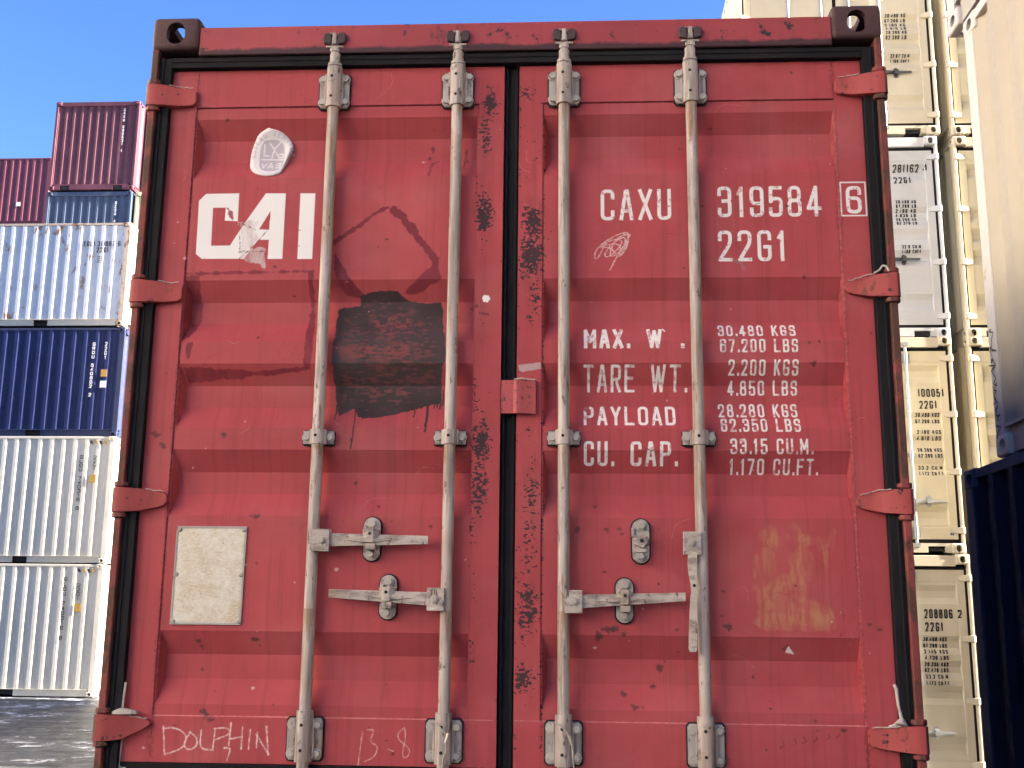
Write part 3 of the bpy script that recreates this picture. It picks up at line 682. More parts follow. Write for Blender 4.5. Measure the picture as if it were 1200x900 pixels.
def oval(cx, cz, w, h, n=20):
    r = min(w, h) / 2; pts = []
    for i in range(n):
        a = 2 * math.pi * i / n; x, z = r * math.cos(a), r * math.sin(a)
        pts.append((cx + x + math.copysign(max(0, w / 2 - r), x if abs(x) > 1e-6 else 1), cz + z + math.copysign(max(0, h / 2 - r), z if abs(z) > 1e-6 else 1)))
    return pts
def cast_base():
    """hollow corner casting: a across, b along, c vertical, all from the outer corner"""
    def tmp(b, bev=0):
        o = b.build("tmp", []); 
        if bev:
            m = o.modifiers.new("b", 'BEVEL'); m.width = bev; m.segments = 3; m.limit_method = 'ANGLE'
        return o
    b = MB(); b.box(0, .162, 0, .178, 0, .118); body = tmp(b, .016)
    cut = []
    b = MB(); b.box(.028, .150, .028, .166, .026, .106); cut.append(tmp(b))
    b = MB(); b.prism(oval(.081, .060, .064, .080), -.05, .06); cut.append(tmp(b))
    b = MB(); p = oval(.100, .060, .080, .064); b.prism(p, -.05, .06); b.v = [(y, x, z) for x, y, z in b.v]; cut.append(tmp(b))
    b = MB(); p = oval(.085, .100, .0635, .124); b.prism(p, -.05, .06); b.v = [(x, z, y) for x, y, z in b.v]; cut.append(tmp(b))
    for c in cut:
        m = body.modifiers.new("c", 'BOOLEAN'); m.object = c; m.operation = 'DIFFERENCE'; m.solver = 'EXACT'
    dg = bpy.context.evaluated_depsgraph_get(); dg.update()
    me = bpy.data.meshes.new_from_object(body.evaluated_get(dg))
    out = ([tuple(v.co) for v in me.vertices], [tuple(p.vertices) for p in me.polygons])
    for o in [body] + cut: bpy.data.objects.remove(o, do_unlink=True)
    return out
CV, CF = cast_base()
CASTS = {}
def casting(sx, sy, sz, mat):
    k = (sx, sy, sz, mat.name)
    if k not in CASTS:
        b = MB(); b.v = [(sx * -v[0], sy * v[1], sz * -v[2]) for v in CV]; b.f = list(CF); b.m = [0] * len(CF)
        CASTS[k] = b.mesh("corner_casting", [mat], ang=30)
    return CASTS[k]

CACHE = {}
def cached(key, fn):
    if key not in CACHE: CACHE[key] = fn()
    return CACHE[key]

def container(label, loc, rz, mats, L=6.058, Hh=2.591, group=None, name="shipping_container", end0='wall', bare=False):
    """door end at y=0 facing -y, far end at y=L, floor at z=0; mats: body, frame, rail"""
    mb, mf, mr = mats
    t = thing(name, label, "container", loc, rz, group)
    key = (mb.name, mf.name, mr.name, L, Hh, end0)
    X = 1.219; ins = .012; rec = .03
    for sx in (-1, 1):
        for sz, z in ((1, Hh), (-1, 0)):
            for sy, y in ((1, 0), (-1, L)):
                o = link("corner_casting", casting(sx, sy, sz, mf), t); o.location = (sx * X, y, z)
        for y, f in ((0, 1), (L, -1)):
            if end0 == 'main' and f == 1: continue
            def mk():
                b = MB(); a, c = sorted((sx * (X - .004), sx * (X - (.036 if (end0 == 'door' and f == 1) else .075))))
                p, q = sorted((y + f * .006, y + f * .13)); b.box(a, c, p, q, .110, Hh - .110); return b.mesh("corner_post", [mf])
            link("corner_post", cached((key, 'post', sx, y), mk), t, .008)
        def mk():
            b = MB(); a, c = sorted((sx * (X - rec), sx * (X - rec - .05)))
            cuts = [.17, L / 2 - 1.20, L / 2 - .845, L / 2 + .845, L / 2 + 1.20, L - .17] if L < 7 else [.17, L - .17]
            for i in range(0, len(cuts), 2): b.box(a, c, cuts[i], cuts[i + 1], .012, .150)
            a, c = sorted((sx * (X - .006), sx * (X - .08))); b.box(a, c, .125, L - .125, .150, .166)
            return b.mesh("bottom_rail", [mr])
        link("bottom_rail", cached((key, 'brail', sx), mk), t)
        def mk():
            b = MB(); a, c = sorted((sx * (X - .008), sx * (X - .066))); b.box(a, c, .165, L - .165, Hh - .066, Hh - .008); return b.mesh("top_rail", [mf])
        link("top_rail", cached((key, 'trail', sx), mk), t, .006)
        def mk(): return corrugated(.12, L - .12, .162, Hh - .060, sx * (X - .010), 278, .036, 'y').mesh("side_wall", [mb], ang=20)
        link("side_wall", cached((key, 'side', sx), mk), t)
    def mk():
        b = MB(); b.box(-1.13, 1.13, .1, L - .06, Hh - .03, Hh - .012); return b.mesh("roof", [mb])
    link("roof", cached((key, 'roof'), mk), t)
    def mk():
        b = MB(); b.box(-1.08, 1.08, .06, L - .06, .03, .16); return b.mesh("floor", [m_shade_steel])  # dark box stands in for the shade seen through the fork pockets
    link("floor", cached((key, 'floor'), mk), t)
    for y, f in ((0, 1), (L, -1)):
        if f == 1 and end0 != 'wall': continue
        def mk(): return corrugated(-1.15, 1.15, .17, Hh - .13, (y + f * .03, f), 240, .045, 'x').mesh("end_wall", [mb], ang=20)
        link("end_wall", cached((key, 'end', y), mk), t)
        def mk():
            b = MB(); p, q = sorted((y + f * .012, y + f * .09)); b.box(-1.06, 1.06, p, q, Hh - .135, Hh - .015); return b.mesh("end_header", [mr])
        link("end_header", cached((key, 'ehead', y), mk), t)
        def mk():
            b = MB(); p, q = sorted((y + f * .012, y + f * .09)); b.box(-1.06, -.9, p, q, .012, .172); b.box(-.62, .62, p, q, .012, .172); b.box(.9, 1.06, p, q, .012, .172); b.box(-.9, -.62, p, q, .13, .172); b.box(.62, .9, p, q, .13, .172)
            return b.mesh("end_sill", [mr])
        link("end_sill", cached((key, 'erail', y), mk), t)
    return t

def ground_plane():
    b = MB(); b.v = [(-600, -300, 0), (600, -300, 0), (600, 900, 0), (-600, 900, 0)]; b.f = [(0, 1, 2, 3)]; b.m = [0]
    o = b.build("ground", m_ground); o["kind"] = "structure"
ground_plane()
# ------------------------------------------------------------------ the red container with its doors
red = container("weathered red container marked CAXU 319584 6 with two closed doors", (0, 0, Z0), 0, (m_red, m_cast, m_red), end0='main')
P_ = red
for s in (-1, 1):
    b = MB(); a, c = sorted((s * 1.217, s * 1.1935)); b.box(a, c, .008, .125, .110, 2.480)
    a, c = sorted((s * 1.212, s * 1.150)); b.box(a, c, .095, .135, .110, 2.480)
    b.build("corner_post", m_rust, P_, .004)
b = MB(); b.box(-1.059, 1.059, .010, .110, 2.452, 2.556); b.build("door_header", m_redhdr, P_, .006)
b = MB(); b.box(-1.059, 1.059, .010, .110, .012, .118); b.build("door_sill", m_redhdr, P_, .006)
# rubber gasket: backing and lips
b = MB(); b.box(-1.180, 1.180, .0925, .101, .118, 2.475)
for x0, x1 in ((-1.1930, -1.1520), (1.1530, 1.1930)): b.box(x0, x1, .024, .0925, .125, 2.450)
for s in (-1, 1): b.box(s * 1.180 - .004, s * 1.180 + .004, .020, .024, .125, 2.450)
b.box(-.0200, .0280, .066, .0925, .125, 2.413); b.box(-.0165, -.0075, .056, .066, .125, 2.413); b.box(.0155, .0245, .056, .066, .125, 2.413)
b.box(-1.151, 1.152, .022, .0925, 2.4135, 2.4505); b.box(-1.15, 1.15, .018, .022, 2.432, 2.440); b.box(-1.151, 1.152, .040, .0925, .119, .1655)
b.build("rubber_gasket", m_rubber, P_, .002)

doors = {}
for side, (x0, x1, p0, p1) in ((-1, (-1.151, -.021, -1.058, -.110)), (1, (.029, 1.152, .113, 1.056))):
    doors[side] = door_sheet(x0, x1, p0, p1).build("door", m_door, P_, .003, ang=12)

def bolt(b, x, y, z, r=.0115, h=.009, m=2):
    b.cyl((x, y, z), (x, y - .003, z), r * 1.35, r * 1.35, 14, m); b.cyl((x, y - .003, z), (x, y - .003 - h, z), r, r * .92, 6, m)
RXS = (-.592, -.176, .178, .594)
RY = .024
for i, rx in enumerate(RXS):
    D = doors[-1 if rx < 0 else 1]
    b = MB(); b.cyl((rx, RY, .10), (rx, RY, 2.470), .0182, .0182, 24)
    b.cyl((rx, RY, 2.408), (rx, RY, 2.418), .0235, .0235, 24); b.cyl((rx, RY, .302), (rx, RY, .318), .0255, .0230, 24)
    b.cyl((rx, RY, 2.458), (rx, RY, 2.474), .0215, .0215, 20)
    b.build("lock_rod", m_gear, D)
    # cam on top, in its two-lobed keeper
    b = MB(); b.box(rx - .030, rx + .030, .004, .034, 2.470, 2.478); b.box(rx - .007, rx + .007, -.006, .030, 2.478, 2.520)
    b.loft([(rx - .030, 2.484, 2.496, .010), (rx - .006, 2.478, 2.504, .000), (rx + .006, 2.478, 2.504, .000), (rx + .024, 2.486, 2.497, .008)], .03)
    b.box(rx - .034, rx - .006, .002, .010, 2.518, 2.524); b.box(rx + .006, rx + .030, .002, .010, 2.512, 2.518)
    b.build("rod_cam", m_gear, D, .003)
    b = MB()
    for s in (-1, 1):
        pts = [(rx + s * (.010 + u), 2.478 + v) for u, v in ((0, 0), (.026, .004), (.031, .022), (.026, .042), (.010, .046), (0, .036))]
        if s < 0: pts = pts[::-1]
        b.prism(pts, -.004, .0095)
    b.build("cam_keeper", m_keeper, P_, .005)
    # upper bearing
    for nm, za, zb, hw in (("upper_bearing", 2.264, 2.383, .050), ("lower_bearing", .182, .302, .053)):
        b = MB()
        zc = (za + zb) / 2
        rr = lambda e: [(rx + sx * (hw + e) * u, zc + sz * ((zb - za) / 2 + e) * v) for sx, sz, u, v in ((1, -1, .86, 1), (1, -1, 1, .86), (1, 1, 1, .86), (1, 1, .86, 1), (-1, 1, .86, 1), (-1, 1, 1, .86), (-1, -1, 1, .86), (-1, -1, .86, 1))]
        b.prism(rr(.0045), .0405, .0447, 3); b.prism(rr(0), .033, .0405, 1)
        b.cyl((rx, RY + .002, za - .004), (rx, RY + .002, zb + .022), .0262, .0255, 24, 0)
        for u in (-1, 1):
            b.box(*sorted((rx + u * .0262, rx + u * .031)), .020, .036, za + .006, zb - .002, 0)
            for v in (-1, 1): bolt(b, rx + u * .0385, .033, zc + v * .041)
        for v in (-.030, .042): b.cyl((rx - .004, RY - .0238, zc + v), (rx - .004, RY - .0247, zc + v), .0050, .0050, 10, 3)
        b.build(nm, [m_gear, m_gear2, m_bolt, m_hole], D, .0018)
    # middle guide strap
    b = MB(); zc = 1.148
    b.prism([(rx - .052, zc - .020), (rx - .046, zc - .025), (rx + .046, zc - .025), (rx + .052, zc - .020), (rx + .052, zc + .020), (rx + .046, zc + .025), (rx - .046, zc + .025), (rx - .052, zc + .020)], .0405, .0447, 3)
    b.prism([(rx - .049, zc - .019), (rx + .049, zc - .019), (rx + .049, zc + .022), (rx - .049, zc + .022)], .035, .0405, 1)
    b.cyl((rx, RY, zc - .022), (rx, RY, zc + .025), .0235, .0235, 24, 0)
    for u in (-1, 1):
        b.box(*sorted((rx + u * .0215, rx + u * .027)), .018, .036, zc - .021, zc + .024, 0); bolt(b, rx + u * .037, .035, zc + .001)
    b.cyl((rx - .003, RY - .0228, zc + .004), (rx - .003, RY - .0242, zc + .004), .0050, .0050, 10, 3)
    b.build("rod_guide", [m_gear, m_gear2, m_bolt, m_hole], D, .0018)

def handle_hub(rx, z, s, D, down=False):
    b = MB(); a, c = sorted((rx + s * .004, rx + s * .056))
    b.box(a, c, -.004, .004, z - .034, z + .034); b.box(a, c, .020, .026, z - .034, z + .034)
    b.box(*sorted((rx + s * .004, rx + s * .014)), .004, .020, z - .034, z + .034)
    bolt(b, rx + s * .033, -.004, z, .0095, .005, 1)
    b.build("handle_hub", [m_hand, m_bolt], D, .002)
def handle_bar(xa, za, xb, zb, D):
    """flat bar tapering to its grip end, with a raised rib along the middle"""
    b = MB(); n = 12; cols = []
    for i in range(n + 1):
        t = i / n; x = xa + (xb - xa) * t; z = za + (zb - za) * t; h = .020 - .0075 * t
        cols.append((x, z - h, z + h, .006 + .003 * math.sin(t * 3.1)))
    b.loft(cols, .017)
    cols = []
    for i in range(9):
        t = .16 + .46 * i / 8; x = xa + (xb - xa) * t; z = za + (zb - za) * t; k = max(.15, math.sin(math.pi * i / 8))
        cols.append((x, z - .0075 * k, z + .0075 * k, .0075 - .0075 * k))
    b.loft(cols, .012)
    b.build("door_handle", m_hand, D, .0025)
def catch(x, z, D, held):
    b = MB(); e = .0045
    ob = lambda g: [(x + p[0], z + p[1]) for p in oval(0, 0, .052 + 2 * g, .132 + 2 * g, 24)]
    b.prism(ob(e), .0455, .0497, 2); b.prism(ob(0), .034, .0455, 0)
    bolt(b, x + .002, .034, z + .046, .0120, .009, 1); bolt(b, x - .002, .034, z - .046, .0120, .009, 1)
    if held:
        b.loft([(x - .024, z - .004, z + .028, .010), (x - .008, z - .012, z + .030, -.003), (x + .010, z - .012, z + .030, -.004), (x + .026, z + .004, z + .026, .010)], .034, 0)
        b.box(x - .020, x - .010, -.001, .034, z + .020, z + .036, 0)
        b.box(x - .014, x + .016, .002, .034, z - .034, z - .015, 0)
        b.cyl((x, -.004, z + .014), (x, -.0055, z + .014), .005, .005, 8, 2)
    else:
        pts = [(x - .022, z - .010), (x + .004, z - .020), (x + .024, z - .004), (x + .026, z + .008), (x + .008, z + .018), (x - .022, z + .014)]
        b.prism(pts, .016, .034, 0); b.cyl((x + .002, .016, z), (x + .002, .0145, z), .0065, .0065, 10, 2)
        b.box(x - .016, x + .016, .022, .034, z - .034, z - .024, 0); b.box(x - .028, x - .021, .022, .036, z + .012, z + .040, 0)
    b.build("handle_catch", [m_hand, m_bolt, m_hole], D, .002)
DL, DRt = doors[-1], doors[1]
handle_hub(-.592, .827, 1, DL); handle_bar(-.540, .829, -.234, .830, DL); catch(-.412, .834, DL, True)
handle_hub(-.176, .653, -1, DL); handle_bar(-.228, .654, -.533, .668, DL); catch(-.356, .659, DL, True)
handle_hub(.178, .650, 1, DRt); handle_bar(.230, .651, .541, .667, DRt); catch(.361, .655, DRt, True)
catch(.412, .833, DRt, False)
handle_hub(.594, .826, -1, DRt)
b = MB()          # fourth handle hangs down, bent and twisted
cols = [(.565, .800, .013, -.002), (.561, .770, .013, -.004), (.562, .735, .012, -.006), (.565, .705, .010, -.010), (.565, .680, .009, -.012), (.563, .655, .010, -.008), (.562, .620, .011, -.006), (.560, .570, .012, -.008), (.558, .520, .0125, -.010), (.557, .508, .009, -.010)]
k = len(b.v)
for x, z, h, y in cols: b.v += [(x - h, y, z), (x + h, y - .002, z), (x + h, y + .009, z), (x - h, y + .010, z)]
for i in range(len(cols) - 1):
    for a in range(4): b.f.append((k + 4 * i + a, k + 4 * i + (a + 1) % 4, k + 4 * i + 4 + (a + 1) % 4, k + 4 * i + 4 + a)); b.m.append(0)
b.f += [(k, k + 3, k + 2, k + 1), tuple(k + 4 * (len(cols) - 1) + a for a in range(4))]; b.m += [0, 0]
b.cyl((.565, -.012, .700), (.565, -.0135, .700), .005, .005, 8, 1)
h4 = b.build("door_handle", [m_hand, m_hole], DRt, .0025); h4["label"] = "bent handle hanging straight down"

# hinges: blade wrapping from the post on to the door
for s, zs in ((-1, (2.272, 1.588, .913, .232)), (1, (2.277, 1.594, .918, .233))):
    for k, z in enumerate(zs):
        D = doors[s]; b = MB(); h = .073
        lo = (.020, .004, .010, .022)[k] if s < 0 else (.004, .010, .010, .004)[k]
        if s < 0: lo = (.0, .0, .012, .030)[k]
        hi = (.0, .0, .004, .006)[k] if s < 0 else (.0, .012, .012, .0)[k]
        cols = [(1.2275, z - .002, z + h, .022), (1.2255, z - .003, z + h + .001, .004), (1.216, z - .003, z + h + .001, -.003), (1.196, z - .003, z + h + .001, -.004), (1.184, z - .002, z + h, .000), (1.160, z, z + h - .001, .006), (1.140, z + .002, z + h - .002, .014), (1.118, z + lo * .4 + .003, z + h - .004 - hi * .4, .022), (1.092, z + lo * .7 + .005, z + h - .006 - hi * .7, .026), (1.072, z + lo + .008, z + h - .008 - hi, .028), (1.062, z + lo + .018, z + h - .018 - hi, .030)]
        cols = [(s * x, a, c, y) for x, a, c, y in cols]
        b.loft(cols, .044)
        b.m = [1 if min(abs(b.v[i][0]) for i in f) > 1.212 else 0 for f in b.f]
        b.build("hinge", [m_hinge, m_rust], D, .0035)
        for zz in (z - .020, z + h + .003):          # post lugs above and below, then the scraped top edge
            b = MB(); b.loft([(s * 1.226, zz, zz + .017, .010), (s * 1.212, zz - .001, zz + .018, -.002), (s * 1.192, zz, zz + .017, -.001), (s * 1.181, zz + .002, zz + .015, .006)], .03)
            b.build("hinge_lug", m_rust, P_, .004)
        b = MB(); rnd = random.Random(k + 10 * (s > 0))
        pts = [(s * (1.160 - .088 * i / 8), .004 + .020 * min(1, i / 5) + rnd.uniform(-.003, .001), z + h - .002 - hi * max(0, (i - 3) / 5) - .006 * (i / 8) + rnd.uniform(0, .004)) for i in range(9)]
        a0 = rnd.randint(0, 3)
        b.tube(pts[a0:], .0019, 6)
        b.build("scraped_edge", m_bead, D)
# cords and pins at the lower hinges
b = MB(); b.tube([(-1.146, .030, .398), (-1.149, .029, .35), (-1.151, .028, .312)], .0042, 8); b.loft([(-1.172, .306, .314, .006), (-1.150, .306, .324, .002), (-1.100, .306, .316, .012)], .03); b.build("hinge_pin", m_rope, DL, .002)
b = MB(); b.tube([(-1.150, .045, .232), (-1.152, .044, .20), (-1.154, .044, .165), (-1.148, .04, .15), (-1.13, .04, .148)], .0034, 6); b.build("loose_cord", m_rope, DL)
b = MB(); b.tube([(1.144, .036, .420), (1.148, .030, .412), (1.150, .030, .385), (1.153, .028, .35), (1.158, .026, .322)], .0052, 8); b.cyl((1.158, .026, .326), (1.152, .018, .306), .006, .022, 10); b.tube([(1.158, .02, .318), (1.130, .016, .306), (1.118, .018, .303)], .005, 8); b.build("loose_cord", m_rope, DRt)
b = MB(); b.tube([(1.192, .0, 1.672), (1.186, .004, 1.690), (1.176, .01, 1.694), (1.168, .012, 1.682), (1.160, .010, 1.676), (1.150, .014, 1.671)], .0032, 8); b.build("loose_cord", m_rope, DRt)
# locking plate over the meeting edge
b = MB(); b.loft([(-.0185, 1.226, 1.330, .040), (-.0180, 1.226, 1.332, .030), (.020, 1.226, 1.332, .029), (.030, 1.226, 1.333, .022), (.046, 1.226, 1.333, .022), (.056, 1.226, 1.332, .027), (.090, 1.224, 1.331, .029), (.094, 1.227, 1.328, .038)], .0446)
b.build("meeting_plate", m_lock, DRt, .004)
b = MB(); b.tube([(.022, .024, 1.333), (.045, .020, 1.336), (.062, .024, 1.334), (.088, .028, 1.333)], .0026, 6); b.build("scraped_edge", m_bead, DRt)
# data plate and rivets
b = MB(); b.prism([(-1.0295, .571), (-.8085, .571), (-.8065, .870), (-1.0275, .870)], .0462, .0497, 0)
b.prism([(-1.020, .580), (-.818, .580), (-.816, .846), (-.830, .862), (-1.004, .862), (-1.019, .846)], .0452, .0462, 0)
b.build("data_plate", m_plate, DL, .001)
dp = DL.children[-1]
b = MB()
for q in ([(-1.0297, .5705), (-.8083, .5705), (-.8087, .5765), (-1.0293, .5765)], [(-1.0277, .8645), (-.8066, .8645), (-.8062, .8705), (-1.0278, .8705)], [(-1.0298, .5767), (-1.0238, .5767), (-1.0222, .8643), (-1.0282, .8643)], [(-.8144, .5767), (-.8082, .5767), (-.8065, .8643), (-.8127, .8643)]): b.prism(q, .0446, .0462)
b.build("plate_rim", m_bolt, dp, .0006)
for u, v in ((-1.020, .580), (-.817, .580), (-1.019, .722), (-.817, .722), (-1.018, .860), (-.816, .860)):
    b = MB(); b.cyl((u, .0458, v), (u, .041, v), .0075, .0045, 10); b.build("rivet", m_bolt, dp)
# sticker: same print, lifted off the skin with its right edge curling
b = MB(); N = 40; C0 = (-.805, 2.122)
for ring_ in range(6):
    for i in range(N):
        t = i / N * len(STK); j = int(t); f = t - j; p, q = STK[j % len(STK)], STK[(j + 1) % len(STK)]
        ex, ez = p[0] + (q[0] - p[0]) * f, p[1] + (q[1] - p[1]) * f; r = ring_ / 5
        x, z = C0[0] + (ex - C0[0]) * r, C0[1] + (ez - C0[1]) * r
        lift = max(0, x + .775) * .55 * max(0, 1 - abs(z - 2.09) / .09)
        b.v.append((x, door_y(x, z) - .003 - lift, z))
for r in range(5):
    for i in range(N):
        j = (i + 1) % N; b.f.append((r * N + i, r * N + j, (r + 1) * N + j, (r + 1) * N + i)); b.m.append(0)
st = b.build("sticker", m_door, DL, ang=60); sm = st.modifiers.new("thick", 'SOLIDIFY'); sm.thickness = .0008
# seal cables at the lower bearings
for D, pts in ((DL, [(-.203, -.004, .303), (-.188, -.006, .290), (-.170, -.008, .270), (-.158, -.008, .262), (-.166, -.010, .240), (-.163, -.010, .222), (-.172, -.008, .20), (-.174, -.006, .175)]),
               (DRt, [(.160, -.004, .300), (.176, -.006, .288), (.188, -.007, .276), (.195, -.008, .262), (.203, -.006, .24), (.206, -.004, .20), (.210, .0, .16)])):
    b = MB(); b.tube(pts, .0022, 6); b.cyl((pts[3][0], pts[3][1] - .001, pts[3][2] + .006), (pts[4][0], pts[4][1] - .001, pts[4][2] + .002), .0055, .0045, 8)
    b.build("seal_cable", m_cable, D)

# ------------------------------------------------------------------ trailer that carries it
tr = thing("container_trailer", "grey steel trailer frame with wheels carrying the red container", "trailer", (0, 0, 0))
for s in (-1, 1):
    b = MB(); b.box(s * .45 - .07, s * .45 + .07, .15, 7.2, .88, 1.16); b.build("chassis_beam", m_shade_steel, tr)
for y in (.18, 3.0, 5.9):
    b = MB(); b.box(-1.18, 1.18, y, y + .16, 1.161, 1.216); b.build("cross_member", m_shade_steel, tr)
m_tyre = paint("tyre rubber", (.03, .03, .032), .2, rough=.85)
for y in (1.6, 2.9):
    b = MB(); b.cyl((-1.0, y, .52), (1.0, y, .52), .06, .06, 10); b.box(-.5, .5, y - .1, y + .1, .52, .879); b.build("axle", m_shade_steel, tr)
    for s in (-1, 1):
        b = MB(); b.cyl((s * .86, y, .52), (s * 1.16, y, .52), .51, .51, 28); b.build("wheel", m_tyre, tr, .04)
        wh = tr.children[-1]; b = MB(); b.cyl((s * 1.162, y, .52), (s * 1.172, y, .52), .28, .24, 20); b.build("rim", m_bolt, wh)

# ------------------------------------------------------------------ other containers
CREAM = (.70, .63, .47)
def kit(name, col, **k):
    a = dict(var=.10, rough=.5); a.update(k); m = paint(name, col, **a); return m
m_w1 = kit("off white paint", (.63, .58, .49), streak=.12, streak_col=(.5, .45, .38), seed=21)
m_w1r = kit("off white rail paint", (.60, .54, .44), streak=.2, streak_col=(.4, .34, .27), seed=22)
m_wb = kit("old white paint with rust", (.54, .56, .61), streak=.55, streak_col=(.46, .36, .29), rust=.34, rust_col=(.25, .13, .075), rscale=5, seed=23)
m_wbp = kit("rusty white post", (.45, .36, .28), rust=.45, rust_col=(.20, .09, .045), rscale=7, seed=24)
m_blu = kit("dark blue paint", (.017, .024, .085), var=.2, streak=.15, streak_col=(.03, .035, .08), seed=25, spec=.2)
m_bluf = kit("dark blue frame paint", (.03, .038, .09), var=.2, seed=26)
m_gb = kit("grey blue paint", (.060, .078, .125), var=.15, streak=.2, streak_col=(.04, .05, .08), seed=27, spec=.2)
m_mar = kit("faded maroon paint", (.125, .045, .062), var=.25, streak=.4, streak_col=(.16, .08, .105), seed=28, spec=.2)
m_pink = kit("faded red paint", (.18, .055, .078), var=.15, streak=.25, streak_col=(.17, .04, .06), seed=29, spec=.2)
m_teal = kit("teal paint", (.07, .15, .16), var=.2, seed=30)
m_ylw = kit("pale yellow paint", (.50, .46, .28), var=.2, rust=.12, seed=31)
m_cr = kit("cream paint", (.74, .66, .47), streak=.10, streak_col=(.5, .42, .28), seed=32)
m_cr2 = kit("light cream paint", (.62, .56, .44), streak=.10, streak_col=(.5, .43, .3), seed=33)
m_yc = kit("bright cream bounce paint", (.78, .72, .60), seed=41)  # for the added left row that reflects sunlight
m_gw = kit("grey white paint", (.56, .57, .60), streak=.10, streak_col=(.45, .44, .43), seed=34)
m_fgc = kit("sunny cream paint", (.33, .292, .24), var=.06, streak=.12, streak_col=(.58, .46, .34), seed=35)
m_fgp = kit("pinkish white post paint", (.48, .45, .44), var=.08, rust=.1, rust_col=(.3, .2, .15), seed=36)
m_navy = kit("navy paint", (.009, .016, .045), var=.2, seed=37, rough=.75, spec=.12)
m_navyr = kit("navy rail paint", (.022, .040, .10), var=.15, seed=38, rough=.7, spec=.2)
m_dpost = kit("dark container gap paint", (.35, .33, .30), var=.2, seed=39)

def stacked(chars, y, z_top, z_bot, w, sw, parent, mat, x=-1.219, name="lettering"):
    """upright characters one under another on the -x side wall; y runs towards the reader's left"""
    n = len(chars); st = []; step = (z_top - z_bot) / n
    for i, c in enumerate(chars):
        if c != ' ': st += layout(c, y, y + w, z_top - (i + .86) * step, z_top - i * step, sw)
    b = ribbons(st, sw, lambda u, v: (x, u, v)); b.v = [(p[0] + (p[1] - p[1]), p[1], p[2]) for p in b.v]
    return b
def side_text(parent, strokes, sw, mat, off=.004):
    """strokes in (distance from the near corner measured to the left as seen, height) on the -x side"""
    b = ribbons(strokes, sw, lambda u, v: (u, 0, v))
    b.v = [(-1.213 - off + y, -u, z) for u, y, z in b.v]
    b.build("lettering", mat, parent)
def stack_strokes(chars, x0, x1, zt, zb, sw):
    n = len(chars); step = (zt - zb) / n; st = []
    for i, c in enumerate(chars):
        if c != ' ': st += layout(c, x0, x1, zt - (i + .84) * step, zt - i * step, sw)
    return st
def side_rect(parent, name, x0, x1, z0, z1, mat, off=.006):
    b = MB(); b.box(-1.213 - off, -1.213, -x1, -x0, z0, z1); b.build(name, mat, parent)

GL = "containers stacked four high beyond the frosty yard on the left"
LX, LD = -10.30, 21.5
specs = [("white container on the ground at the left, lowest of its stack", (m_w1, m_w1, m_w1r), 2.896, 0.0),
         ("white container with yellow and black corner stripes, directly under the dark blue container", (m_w1, m_w1, m_w1r), 2.896, 2.912),
         ("dark blue container with white letters down its side, between two white ones at the left", (m_blu, m_bluf, m_bluf), 2.591, 5.80),
         ("old rust streaked bluish white container, topmost of the near left stack", (m_wb, m_wbp, m_w1r), 2.551, 8.44)]
LS = []
for lab, mt, hh, z in specs:
    LS.append(container(lab, (LX - .0, LD + 1.219, z + .02), math.pi / 2, mt, L=6.058, Hh=hh, group=GL))
LS[0].location.x += -.02; LS[3].location.x += -.06; LS[2].location.x += .02
st_ = lambda *a: stack_strokes(*a)
for i, zt, zb, zt2, zb2, xl, xr, o0 in ((0, 2.60, 1.21, 2.46, 2.08, -.90, -.80, (-.60, -.46, 1.84, 2.02)), (1, 2.45, 1.18, 2.44, 2.08, -.80, -.70, (-.53, -.39, 1.82, 2.0))):
    side_text(LS[i], st_("GLDU 740316 8", xl, xl + .085, zt, zb, .016), .016, m_black)
    side_text(LS[i], st_("22G1", xl + .32, xl + .40, zt2, zb2, .014), .014, m_black)
    side_rect(LS[i], "height_label", *o0, m_yel)
    for k in range(4):
        b = MB(); x = -.60 + .11 * k
        b.v = [(-1.2195, -x, 2.79), (-1.2195, -x - .055, 2.79), (-1.2195, -x - .085, 2.71), (-1.2195, -x - .03, 2.71)]; b.f = [(0, 1, 2, 3)]; b.m = [0]
        b.build("hazard_stripe", m_black if k % 2 == 0 else m_yel, LS[i])
side_text(LS[2], st_("GRDU 540862 2", -.755, -.685, 2.23, .92, .02), .02, m_lettr)
side_text(LS[2], st_("22G1", -.46, -.40, 2.24, 1.80, .018), .018, m_lettr)
side_rect(LS[2], "height_label", -.50, -.36, 1.41, 1.58, m_yel); side_rect(LS[2], "notice_label", -.50, -.36, 1.15, 1.31, m_lettr)
side_text(LS[3], layout("EOLI 311887 6", -1.115, -.22, 1.955, 2.085, .022), .022, m_black)
side_text(LS[3], layout("22G1", -.79, -.50, 1.80, 1.93, .022), .022, m_black)
for k in range(4): side_text(LS[3], layout("2200 KG", -.76, -.62, 1.68 - .045 * k, 1.71 - .045 * k, .008), .008, m_black)

# row behind, ends towards the yard
GB = "containers in the row behind the left stack"
bx, by = -13.33, 25.5
zz = 0.02
ORD = ("on the ground", "second from the ground", "third from the ground", "fourth from the ground", "fifth from the ground", "sixth from the ground")
for k, hh in enumerate((2.896, 2.591, 2.591, 2.591)):
    container("hidden grey blue container in the row behind, " + ORD[k], (bx, by, zz), 0, (m_gb, m_gb, m_gb), Hh=hh, group="hidden containers under the row behind"); zz += hh + .01
c1 = container("grey blue container showing above the rust streaked white one, under the maroon container", (bx, by, 10.72), 0, (m_gb, m_gb, m_gb), Hh=2.70, group=GB)
c2 = container("faded maroon container at the top of the left stacks, standing against the sky", (bx + .03, by - .02, 13.46), 0, (m_mar, m_mar, m_mar), Hh=2.67, group=GB)
def end_text(parent, strokes, sw, mat):
    b = ribbons(strokes, sw, lambda u, v: (u, .02, v)); b.build("lettering", mat, parent)
